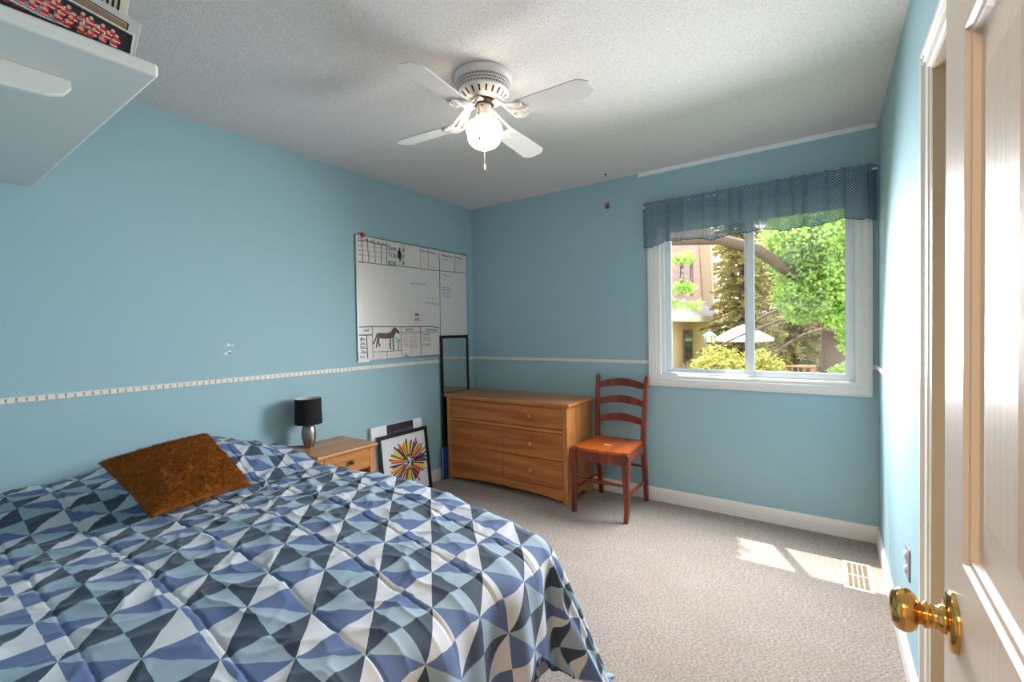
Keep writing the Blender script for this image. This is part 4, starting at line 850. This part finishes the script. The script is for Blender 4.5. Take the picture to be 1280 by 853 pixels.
# things standing at the open end of the shelf, all slumped sideways towards the window
def tilted(x, y_tr, z_tr, deg, back):
    """u runs from the upper window-side corner into the room end, v runs down; t towards the room"""
    k = math.radians(deg); c, s_ = math.cos(k), math.sin(k)
    def fn(u, v, t): return (x+t+back*v, y_tr-u*c-v*s_, z_tr+u*s_-v*c)
    return fn
ZS = SZ+ST_
tp = thing('team_photo', 'framed photo of rows of players in red jerseys on the shelf end', 'picture', (1.37, -3.10, ZS))
team = tilted(1.352, -2.950, 2.046, 9.5, .10); PWD, PHT = .34, .078
q = MB(); tframe(q, team, 0, PWD, 0, PHT, .0045, -.008, .001); q.build('frame', plain('pale_silver_frame', lin(206, 206, 206), .4), tp)
mats_t = [plain('photo_dark', lin(28, 28, 34), .4), plain('photo_ice', lin(206, 206, 206), .4), plain('photo_red', lin(196, 26, 36), .4), plain('photo_white', lin(222, 222, 222), .4), plain('photo_skin', lin(214, 164, 140), .4), plain('photo_grey', lin(130, 136, 142), .4)]
q = MB(); tslab(q, team, .004, PWD-.004, .004, PHT-.004, -.006, -.004, 0); tslab(q, team, .12, PWD-.004, PHT-.020, PHT-.004, -.004, -.0038, 1)
def blob(mb, u, v, a, b, mi, t, n=10): mb.add([team(u+a*math.cos(2*math.pi*i/n), v+b*math.sin(2*math.pi*i/n), t) for i in range(n)], [tuple(range(n))], mi)
def rect(mb, u, v, a, b, mi, t): mb.add([team(u-a, v-b, t), team(u+a, v-b, t), team(u+a, v+b, t), team(u-a, v+b, t)], [(0, 1, 2, 3)], mi)
rp = random.Random(5)
for row, (v0, n_, off) in enumerate(((.020, 15, .040), (.032, 15, .030), (.045, 15, .038), (.058, 13, .060))):
    for k in range(n_):
        u = off+k*.0195+rp.uniform(-.003, .003); v = v0+rp.uniform(-.002, .002); t = -.0036+row*.0006+k*.00003
        blob(q, u, v+.008, .0085, .0085, 2, t, 8); rect(q, u+rp.uniform(-.003, .003), v+.011, .0065, .0014, 3, t+.0001); rect(q, u+.0065, v+.006, .0014, .005, rp.choice([3, 0, 5]), t+.0001)
        blob(q, u, v-.003, .0040, .0048, 4, t+.0002)
        if row == 3:
            for du in (-.004, .004): rect(q, u+du, v+.019, .0030, .0065, 2, t); rect(q, u+du, v+.018, .0030, .0010, 3, t+.0003)
        if rp.random() < .35: rect(q, u+.004, v+.013, .005, .004, 5, t+.0003)
q.build('photo_print', mats_t, tp)
fl_ = thing('black_wedge', 'black wedge filling the gap between the shelf and the team photo', 'picture frame', (1.36, -3.18, ZS))
q = MB(); q.prism([(-3.37, ZS+.001), (-2.995, ZS+.001), (-2.995, ZS+.006), (-3.37, ZS+.020)], lambda y, z: (1.325, y, z), lambda y, z: (1.398, y, z)); q.build('wedge_body', M['black'], fl_, bevel=.002)  # black wedge filling the gap under the tilted team photo
f2 = thing('certificate_frame', 'pale frame with tan inner panel standing behind the team photo', 'picture', (1.30, -3.12, ZS))
back1 = tilted(1.296, -2.918, 2.112, 12, .08)
q = MB(); tslab(q, back1, 0, .36, 0, .132, -.010, 0); q.build('frame', plain('pale_grey_mat', lin(188, 186, 182), .5), f2, bevel=.002)
q = MB(); tslab(q, back1, .030, .33, .026, .105, 0, .001, 0); tframe(q, back1, .025, .335, .021, .110, .0022, .0, .0016, 1); q.build('inner_panel', [plain('tan_panel', lin(136, 112, 84), .5), M['black']], f2)
f3 = thing('striped_card', 'cream board with black stripes standing at the back of the shelf', 'picture', (1.25, -3.12, ZS))
back2 = tilted(1.236, -2.925, 2.20, 8, .06)
q = MB(); tslab(q, back2, 0, .30, 0, .222, -.008, 0); q.build('board', plain('cream_card', lin(206, 198, 184), .6), f3, bevel=.002)
q = MB()
for i in range(5): tslab(q, back2, .018+.011*i, .023+.011*i, .01, .11, 0, .001)
q.build('stripes', M['black'], f3)

# ------------------------------------------------------------------ ceiling fan
FX, FY = 1.500, -1.712
fan = thing('ceiling_fan', 'white four blade ceiling fan with a lit opal glass globe', 'fan', (FX, FY, H))
q = MB().lathe([(.127, H), (.131, H-.004), (.131, H-.020), (.128, H-.026), (.126, H-.028), (.126, H-.034)], (FX, FY, 0), 'z', 56); q.build('canopy', M['white'], fan, smooth=True, angle=35)
# perforated collar: thin rings of small openings
q = MB().lathe([(.1225, H-.033), (.1135, H-.0745)], (FX, FY, 0), 'z', 56, 0, False, False); core = q.build('collar', M['darkmetal'], fan, smooth=True)
q = MB(); nc = 84
for k in range(nc):
    a = 2*math.pi*k/nc; a2 = a+2*math.pi/nc*.45
    for z0, z1, sh2 in ((H-.072, H-.060, 0), (H-.060, H-.048, .5), (H-.048, H-.036, 0)):
        p = [(FX+r*math.cos(b+sh2*2*math.pi/nc), FY+r*math.sin(b+sh2*2*math.pi/nc)) for b in (a, a2) for r in (.1225-(H-.033-z0)*.217-.001, .1225-(H-.033-z0)*.217+.0022)]
        q.ring([[(p[0][0], p[0][1], z), (p[1][0], p[1][1], z), (p[3][0], p[3][1], z), (p[2][0], p[2][1], z)] for z in (z0, z1)])
for z in (H-.035, H-.048, H-.060, H-.0735): q.lathe([(.112, z-.0018), (.1245-(H-.033-z)*.217, z-.0018), (.125-(H-.033-z)*.217, z+.0018), (.112, z+.0018)], (FX, FY, 0), 'z', 56, 0, False, False)
q.build('grille', M['white'], core, smooth=True, angle=30)
q = MB().lathe([(.1145, H-.0735), (.1155, H-.0755), (.1140, H-.078), (.110, H-.081), (.080, H-.108), (.074, H-.110), (.050, H-.108)], (FX, FY, 0), 'z', 56, 0, False, False); motor = q.build('motor_housing', M['white'], fan, smooth=True, angle=40)
q = MB()
for k in range(20):                                      # cooling slots round the sloping underside
    a = 2*math.pi*(k+.5)/20; ca, sa = math.cos(a), math.sin(a)
    P = []
    for r, s in ((.1065, -.0045), (.1065, .0045), (.086, .0036), (.086, -.0036)):
        z = H-.081-(.110-r)*.9-.0008; P.append((FX+r*ca-s*sa, FY+r*sa+s*ca, z))
    q.add(P, [(0, 1, 2, 3)])
q.build('cooling_slot', M['darkmetal'], motor)
q = MB().lathe([(.052, H-.104), (.052, H-.122), (.036, H-.128), (.030, H-.128)], (FX, FY, 0), 'z', 32); q.build('hub', plain('bronze_hub', lin(64, 46, 34), .4, .6), fan, smooth=True, angle=40)
BZ_ = H-.186
def blade_poly():
    return [(.165, -.044), (.19, -.050), (.470, -.060), (.482, -.057), (.508, -.036), (.516, -.030), (.513, -.022), (.513, .022), (.516, .030), (.508, .036), (.482, .057), (.470, .060), (.19, .050), (.165, .044)]
for k in range(4):
    A = math.radians(4+90*k+FANROT); ca, sa = math.cos(A), math.sin(A); tl = math.radians(-11)
    def bp(r, s, t): 
        z = s*math.sin(tl)+t*math.cos(tl); s2 = s*math.cos(tl)-t*math.sin(tl)
        return (FX+r*ca-s2*sa, FY+r*sa+s2*ca, BZ_+z)
    q = MB().prism(blade_poly(), lambda r, s: bp(r, s, -.003), lambda r, s: bp(r, s, .003)); bl = q.build('blade', M['white'], fan, bevel=.0015)
    q = MB()                                             # scrolled blade iron
    for s in (-1, 1):
        q.tube([bp(.045, s*.008, .066), bp(.080, s*.014, .060), bp(.112, s*.028, .030), bp(.145, s*.044, -.002), bp(.185, s*.048, -.008), bp(.210, s*.036, -.008), bp(.205, s*.022, -.008)], [.010, .009, .0085, .0085, .008, .007, .005], 8, 0, .6)
    q.tube([bp(.05, 0, .066), bp(.085, 0, .056), bp(.115, 0, .026), bp(.145, 0, -.004), bp(.19, 0, -.008), bp(.228, 0, -.008)], [.012, .012, .012, .011, .010, .006], 8, 0, .6)
    q.prism([(.150, -.044), (.185, -.048), (.205, -.030), (.232, 0), (.205, .030), (.185, .048), (.150, .044), (.165, .02), (.165, -.02)], lambda r, s: bp(r, s, -.0095), lambda r, s: bp(r, s, -.0035))
    for s in (-.028, 0, .028): q.lathe([(.005, -.003), (.004, 0), (.001, .001)], bp(.195, s, -.011), 'z', 8)
    q.build('blade_iron', M['white'], bl, smooth=True, angle=45)
q = MB().lathe([(.030, H-.126), (.034, H-.132), (.034, H-.172), (.039, H-.176), (.039, H-.188), (.030, H-.190)], (FX, FY, 0), 'z', 32); fit = q.build('light_fitter', M['white'], fan, smooth=True, angle=40)
for k in range(3):
    a = 2*math.pi*k/3+.6; q = MB().tube([(FX+.034*math.cos(a), FY+.034*math.sin(a), H-.178), (FX+.046*math.cos(a), FY+.046*math.sin(a), H-.178)], .003, 8); q.build('thumb_screw', M['darkmetal'], fit, smooth=True)
G = [(.034, H-.186), (.036, H-.194), (.050, H-.200), (.070, H-.209), (.081, H-.222), (.083, H-.238), (.080, H-.252), (.0755, H-.260), (.0755, H-.276), (.070, H-.294), (.056, H-.308), (.034, H-.320), (.014, H-.327), (.001, H-.329)]
q = MB().lathe(G, (FX, FY, 0), 'z', 40, 0, False, True); q.build('globe', M['globe'], fan, smooth=True, angle=80)
q = MB(); cx_, cy_ = FX+.022, FY-.040
q.tube([(FX+.014, FY-.030, H-.142), (cx_, cy_, H-.146), (FX+.036, FY-.081, H-.16), (FX+.036, FY-.081, H-.31)], .002, 6); q.lathe([(.0045, -.004), (.0045, .004)], (FX+.016, FY-.033, H-.142), 'z', 8); q.lathe([(.003, H-.306), (.004, H-.312), (.003, H-.320)], (FX+.036, FY-.081, 0), 'z', 8)
q.build('pull_chain', plain('tarnished_chain', lin(110, 90, 70), .4, .7), fan, smooth=True)
q = MB(); q.tube([(FX-.02, FY+.026, H-.146), (FX-.054, FY+.070, H-.17), (FX-.054, FY+.070, H-.365)], .0008, 6); q.lathe([(.001, H-.360), (.0045, H-.364), (.005, H-.382), (.003, H-.388), (.001, H-.389)], (FX-.054, FY+.070, 0), 'z', 10)
q.build('pull_chain', M['white'], fan, smooth=True)

# ------------------------------------------------------------------ outdoors, seen through the window
GZ = -1.35
q = MB(); n = 40
for i in range(n+1):
    for j in range(n+1):
        x, y = -30+60*i/n, .5+60*j/n; q.v.append((x, y, GZ+.12*noise.noise((x*.2, y*.2, 0))+max(0, y-22)*.10))
for i in range(n):
    for j in range(n): a = i*(n+1)+j; q.f.append((a, a+n+1, a+n+2, a+1)); q.mi.append(0)
M['lawn'] = plain('lawn_grass', lin(96, 112, 52), .95, var=.3, scale=3)
g = struct('ground_lawn', q, M['lawn'], smooth=True, angle=180)

def leaf_mat(name, c, c2, trans=.5):
    q = N(name); v = q.coords(); f = q.noise(v, 2.2, 5, .7); info = q.n('NewGeometry')
    col = q.mix(q.ramp(f, [(.32, (0, 0, 0, 1)), (.68, (1, 1, 1, 1))]), c, c2); col = q.mix(q.math('MULTIPLY', info.outputs['Random Per Island'], .5), col, c2)
    q.t.nodes.remove(q.b); d = q.n('BsdfDiffuse'); t = q.n('BsdfTranslucent'); q.l(col, d.inputs[0]); q.l(col, t.inputs[0])
    mx = q.n('MixShader'); mx.inputs[0].default_value = trans; q.l(d.outputs[0], mx.inputs[1]); q.l(t.outputs[0], mx.inputs[2]); q.l(mx.outputs[0], q.o.inputs[0]); return q.m
M['maple'] = leaf_mat('maple_leaf', lin(116, 158, 70), lin(176, 200, 116))
M['spruce'] = leaf_mat('spruce_needles', lin(138, 132, 84), lin(194, 184, 130), .5)
M['spruce2'] = leaf_mat('tan_spruce_needles', lin(136, 126, 88), lin(184, 172, 126), .45)
M['shrub'] = leaf_mat('shrub_leaf', lin(132, 144, 74), lin(188, 178, 108), .45)
M['bark'] = plain('grey_brown_bark', lin(88, 70, 61), .95, var=.25, scale=14, bump=.6, bscale=30)
RT = random.Random(11)
def leaf(mb, p, L, wd, nrm=None, mi=0, droop=.2):
    d = Vector((RT.gauss(0, 1), RT.gauss(0, 1), RT.gauss(0, .7)-droop)).normalized() if nrm is None else nrm
    s = d.cross(Vector((RT.gauss(0, 1), RT.gauss(0, 1), RT.gauss(0, 1)))).normalized(); u = d.cross(s)*.18*L
    p = Vector(p); mb.add([p, p+d*L*.5+s*wd+u, p+d*L, p+d*L*.5-s*wd+u], [(0, 1, 2), (0, 2, 3)], mi)
def blob_pts(c, r, k):
    """points spread through leafy sprays inside an ellipsoid"""
    out = []
    for _ in range(k):
        while 1:
            a = Vector((RT.uniform(-1, 1), RT.uniform(-1, 1), RT.uniform(-1, 1)))
            if a.length < 1: break
        a = a*(.45+.55*a.length)/max(a.length, .2)*a.length if a.length > 0 else a
        out.append(Vector(c)+Vector((a.x*r[0], a.y*r[1], a.z*r[2])))
    return out
# maple
mp = thing('maple_tree', 'bright green maple with a thick trunk and long limbs by the window', 'tree', (2.95, 10.0, GZ))
q = MB(); q.tube([(2.98, 10.0, GZ-.1), (2.95, 10.0, -.2), (2.92, 10.0, 1.0), (2.98, 9.8, 2.2), (3.2, 9.7, 4.5)], [.42, .30, .27, .25, .16], 14)
q.tube([(2.95, 9.9, 1.9), (2.6, 8.6, 2.15), (2.15, 6.9, 2.35), (1.75, 5.9, 2.68), (1.2, 5.5, 2.86), (.55, 5.3, 2.88), (-.4, 5.2, 2.95)], [.18, .13, .105, .10, .095, .08, .05], 10)
q.tube([(2.9, 9.9, 1.5), (2.55, 9.2, 1.85), (2.05, 8.6, 1.72), (1.62, 8.4, 1.52), (1.30, 8.4, 1.30)], [.06, .045, .035, .03, .02], 8)
q.tube([(2.9, 9.9, 1.3), (2.45, 8.9, 1.45), (1.95, 8.0, 1.40), (1.58, 7.8, 1.24), (1.2, 7.8, 1.08), (.7, 7.8, .82)], [.05, .04, .03, .026, .02, .012], 8)
q.tube([(2.95, 9.7, 1.1), (2.72, 8.7, 1.2), (2.40, 7.9, 1.10), (2.05, 7.7, .86), (1.80, 7.6, .64)], [.05, .04, .03, .025, .015], 8)
q.tube([(3.2, 9.7, 4.4), (2.7, 6.0, 4.6), (1.9, 2.4, 4.3), (1.35, .95, 4.0)], [.12, .08, .05, .02], 8)
q.build('trunk', M['bark'], mp, smooth=True, angle=60)
q = MB()
for c, r, k in (((2.75, 7.2, 3.05), (.95, 1.3, .75), 1500), ((2.35, 7.4, 2.55), (.55, .9, .55), 600), ((2.95, 7.0, 2.05), (.55, .8, .6), 700), ((2.30, 7.0, 1.85), (.40, .6, .32), 420), ((2.9, 6.9, 1.62), (.30, .5, .40), 260), ((3.08, 7.0, 1.10), (.10, .3, .30), 60), ((2.15, 7.0, 2.95), (.5, .8, .5), 420), ((3.02, 6.8, .42), (.20, .3, .14), 50), ((2.35, 7.2, 1.50), (.24, .3, .16), 110),
                ((.60, 5.2, 2.02), (.20, .25, .07), 40), ((.64, 5.1, 2.52), (.2, .25, .07), 34), ((.47, 5.2, 1.74), (.07, .2, .08), 16), ((.78, 5.4, 1.70), (.14, .2, .05), 18),
                ((3.4, 9.0, 5.2), (2.6, 2.2, 1.7), 1400), ((1.02, .95, 4.0), (.62, .42, .45), 1500)):  # last cluster is unseen, added to shade the left of the sun patch
    for p in blob_pts(c, r, k):
        b = Vector((RT.gauss(0, 1), RT.gauss(0, 1), -.4)).normalized()
        for _ in range(5): leaf(q, p+Vector((RT.uniform(-.09, .09), RT.uniform(-.09, .09), RT.uniform(-.06, .06))), RT.uniform(.06, .11), RT.uniform(.022, .038))
q.build('foliage', M['maple'], mp)
def conifer(name, label, x, y, h, r, mat, dens=1.0, z0=GZ, bare=.05):
    t = thing(name, label, 'tree', (x, y, z0), 'conifers behind the garden')
    mb = MB(); mb.tube([(x, y, z0-.1), (x, y, z0+h*.5), (x, y, z0+h)], [.03*h*.6, .02*h*.6, .02], 10); mb.build('trunk', M['bark'], t, smooth=True)
    mb = MB(); k = 0; z = z0+h*bare
    while z < z0+h:
        f = 1-(z-z0)/h; nb = int((5+5*f)*dens)+2
        for b in range(nb):
            a = RT.uniform(0, 6.2832); L = r*(f**.85)*RT.uniform(.65, 1.1)+.12; ns_ = int(9+L*16)
            for i in range(ns_):
                q_ = (i+.5)/ns_; dr = -.30*q_*q_*L+.12*q_*L
                p = Vector((x+math.cos(a)*L*q_, y+math.sin(a)*L*q_, z+dr))
                for _ in range(3):
                    d = Vector((math.cos(a)+RT.gauss(0, .6), math.sin(a)+RT.gauss(0, .6), -.35+RT.gauss(0, .4))).normalized()
                    leaf(mb, p, RT.uniform(.13, .24), RT.uniform(.014, .028), d)
        z += .20+.10*RT.random()
    mb.build('foliage', mat, t)
conifer('spruce_tree', 'olive spruce right behind the house roof and lantern', .55, 13.0, 9.5, 1.35, M['spruce'], 1.3)
conifer('spruce_tree', 'spruce standing between the window bars and the parasol', 1.75, 14.8, 9.0, 1.9, M['spruce'], 1.2)
conifer('spruce_tree', 'pale tan spruce seen below the maple leaves', 2.9, 16.0, 9.5, 2.1, M['spruce2'], 1.2)
conifer('spruce_tree', 'pale spruce behind the thick maple trunk', 5.0, 16.5, 10, 2.2, M['spruce2'], 1.0)
conifer('spruce_tree', 'tall far spruce above the house roof', -1.2, 22, 13, 2.4, M['spruce'], .9)
conifer('spruce_tree', 'far spruce between the two nearer olive ones', 1.3, 22, 12, 2.6, M['spruce2'], .9)
conifer('spruce_tree', 'far spruce behind the railing', 3.9, 22, 12, 2.6, M['spruce2'], .9)
def shrub(label, c, r, k, mat):
    t = thing('garden_shrub', label, 'shrub', (c[0], c[1], GZ)); mb = MB()
    for i in range(6): a = i*1.05; mb.tube([(c[0], c[1], GZ), (c[0]+.3*r[0]*math.cos(a), c[1]+.3*r[1]*math.sin(a), GZ+.5*(c[2]-GZ)), (c[0]+.6*r[0]*math.cos(a), c[1]+.6*r[1]*math.sin(a), c[2])], [.03, .02, .01], 6)
    mb.build('stems', M['bark'], t, smooth=True); mb = MB()
    for p in blob_pts(c, r, k):
        for _ in range(3): leaf(mb, p+Vector((RT.uniform(-.06, .06), RT.uniform(-.06, .06), RT.uniform(-.05, .05))), RT.uniform(.06, .12), RT.uniform(.02, .035))
    mb.build('foliage', mat, t)
shrub('yellow green shrub below the lantern', (.75, 7.6, .10), (.55, .6, .78), 1500, M['shrub'])
shrub('low pale shrub in front of the house wall', (.15, 8.6, -.3), (.55, .6, .8), 900, M['spruce2'])
shrub('light green shrub below the parasol', (1.35, 9.0, .0), (.7, .6, .75), 1300, M['shrub'])
shrub('olive shrub in front of the railing near the maple trunk', (2.2, 9.2, -.75), (.8, .5, .75), 900, M['spruce2'])

# neighbouring house
hs = thing('neighbour_house', 'brick and cream stucco house with a shingled porch roof', 'house', (-3.5, 12.5, GZ))
def bricks():
    q = N('pale_pink_brick'); b = q.n('TexBrick'); v = q.coords((1, 1, 1), (math.radians(90), 0, math.radians(90)))
    b.inputs['Color1'].default_value = lin(206, 170, 160); b.inputs['Color2'].default_value = lin(188, 148, 140); b.inputs['Mortar'].default_value = lin(214, 200, 194)
    b.inputs['Scale'].default_value = 1.0; b.inputs['Brick Width'].default_value = .22; b.inputs['Row Height'].default_value = .075; b.inputs['Mortar Size'].default_value = .008
    a = q.n('TexCoord'); s3 = q.n('SeparateXYZ'); cb = q.n('CombineXYZ'); q.l(a.outputs['Object'], s3.inputs[0])
    q.l(q.math('ADD', s3.outputs['Y'], s3.outputs['X']), cb.inputs[0]); q.l(s3.outputs['Z'], cb.inputs[1]); q.l(cb.outputs[0], b.inputs['Vector'])
    q.l(b.outputs[0], q.b.inputs['Base Color']); q.val('Roughness', .9); return q.m
M['brick'] = bricks(); M['stucco'] = plain('cream_stucco', lin(214, 192, 148), .9, var=.05)
M['shingle'] = plain('grey_shingle', lin(172, 160, 160), .9, var=.2, scale=30); M['pane_dark'] = plain('dark_window_glass', lin(70, 72, 84), .1); M['browntrim'] = plain('brown_window_trim', lin(134, 108, 92), .6); M['fascia'] = plain('cream_fascia', lin(222, 206, 176), .6)
HXW = -1.55
MB().box(-7, HXW, 8.0, 17.2, 1.7, 6.2).build('brick_wall', M['brick'], hs)
MB().box(-7, HXW+.25, 8.0, 17.2, GZ, 1.7).build('stucco_wall', M['stucco'], hs)
q = MB(); q.prism([(HXW-.02, 2.25), (HXW+.95, 1.56), (HXW+.95, 1.66), (HXW-.02, 2.36)], lambda x, z: (x, 7.6, z), lambda x, z: (x, 17.6, z))
for i in range(6):
    x = HXW+.10+.15*i; z = 2.29-.716*(.12+.15*i); q.box(x, x+.02, 7.6, 17.6, z, z+.03)
pr_ = q.build('porch_roof', M['shingle'], hs); MB().box(HXW+.90, HXW+.97, 7.6, 17.6, 1.46, 1.66).build('fascia', M['fascia'], pr_)
MB().box(HXW+.2, HXW+.92, 7.6, 17.6, 1.46, 1.48).build('soffit', M['fascia'], pr_)
q = MB(); q.prism([(8.0-.4, 6.1), (12.6, 9.0), (17.6, 6.1)], lambda y, z: (HXW+.35, y, z), lambda y, z: (-7, y, z)); q.build('main_roof', M['shingle'], hs)
q = MB(); q.ring([[(HXW+.02, 17.22, 1.9), (HXW+.42, 17.22, 1.9), (HXW+.42, 17.5, 1.9), (HXW+.02, 17.5, 1.9)], [(HXW+.0, 16.4, 5.6), (HXW+.42, 16.4, 5.6), (HXW+.42, 16.7, 5.6), (HXW, 16.7, 5.6)]]); q.build('rake_board', M['fascia'], hs)
for (y0, y1, z0, z1) in ((13.55, 13.95, 2.55, 3.95), (15.0, 15.4, 2.55, 3.95)):
    f = MB().box(HXW-.02, HXW+.03, y0, y1, z0, z1).build('house_window', M['browntrim'], hs); MB().box(HXW+.02, HXW+.035, y0+.06, y1-.06, z0+.07, z1-.07).build('pane', M['pane_dark'], f)
for (y0, y1, z0, z1) in ((11.0, 11.35, -.2, 1.15), (12.9, 14.1, .1, 1.2)):
    f = MB().box(HXW+.22, HXW+.29, y0, y1, z0, z1).build('house_window', M['browntrim'], hs); MB().box(HXW+.28, HXW+.296, y0+.08, y1-.08, z0+.08, z1-.08).build('pane', M['pane_dark'], f)

# garden lantern on its post
LXo, LYo = .53, 8.0
ln = thing('lamp_post', 'green topped glass lantern on a post in front of the neighbouring house', 'lamp post', (LXo, LYo, GZ))
M['patina'] = plain('green_patina_metal', lin(84, 112, 106), .6, .2); M['lantern_glass'] = plain('frosted_lantern_glass', lin(206, 198, 180), .3)
MB().tube([(LXo, LYo, GZ), (LXo, LYo, .92)], .028, 10).build('post', M['patina'], ln, smooth=True)
MB().lathe([(.085, .925), (.135, 1.07), (.135, 1.075)], (LXo, LYo, 0), 'z', 6).build('glass_body', M['lantern_glass'], ln)
q = MB().lathe([(.17, 1.075), (.16, 1.09), (.05, 1.175), (.03, 1.18), (.02, 1.20), (.025, 1.215), (.001, 1.23)], (LXo, LYo, 0), 'z', 6).lathe([(.05, .89), (.12, .915), (.12, .93), (.05, .935)], (LXo, LYo, 0), 'z', 6)
for k in range(6):
    a = 2*math.pi*k/6; q.tube([(LXo+.086*math.cos(a), LYo+.086*math.sin(a), .925), (LXo+.137*math.cos(a), LYo+.137*math.sin(a), 1.075)], .008, 6)
q.build('lantern_frame', M['patina'], ln)

# garden parasol
PX, PY = .96, 10.0
ps = thing('garden_parasol', 'pale pink garden parasol standing on the deck behind the shrubs', 'parasol', (PX, PY, GZ))
q = MB(); L = []
for r, z in ((.01, 1.34), (.28, 1.22), (.56, 1.06), (.72, .96), (.715, .89)): L.append([(PX+r*math.cos(2*math.pi*k/8+.2)*(1 if k % 1 == 0 else .95), PY+r*math.sin(2*math.pi*k/8+.2), z) for k in range(8)])
q.ring(L, 0, True, False); q.build('canopy', plain('pale_pink_canvas', lin(200, 184, 192), .8), ps, solid=.006)
MB().tube([(PX, PY, GZ), (PX, PY, 1.33)], .022, 8).build('pole', M['darkmetal'], ps, smooth=True)
for k in range(8): a = 2*math.pi*k/8+.2; MB().tube([(PX, PY, 1.29), (PX+.69*math.cos(a), PY+.69*math.sin(a), .935)], .008, 6).build('rib', M['darkmetal'], ps)

dk = thing('deck_railing', 'reddish wooden deck railing with upright balusters across the garden', 'railing', (1.4, 10.3, GZ))
M['cedar'] = plain('red_cedar', lin(196, 146, 112), .8, var=.15)
MB().box(-.3, 2.55, 10.22, 10.36, .22, .27).build('top_rail', M['cedar'], dk, bevel=.006); MB().box(-.3, 2.55, 10.26, 10.30, -.45, -.40).build('bottom_rail', M['cedar'], dk)
for i in range(21): x = -.25+.134*i; MB().box(x, x+.035, 10.27, 10.305, -.45, .22).build('baluster', M['cedar'], dk)
for x in (-.3, 1.2, 2.46): MB().box(x, x+.09, 10.24, 10.33, GZ, .24).build('post', M['cedar'], dk)
MB().box(-.6, 2.6, 10.24, 11.2, GZ-.02, -.78).build('deck', M['cedar'], dk)
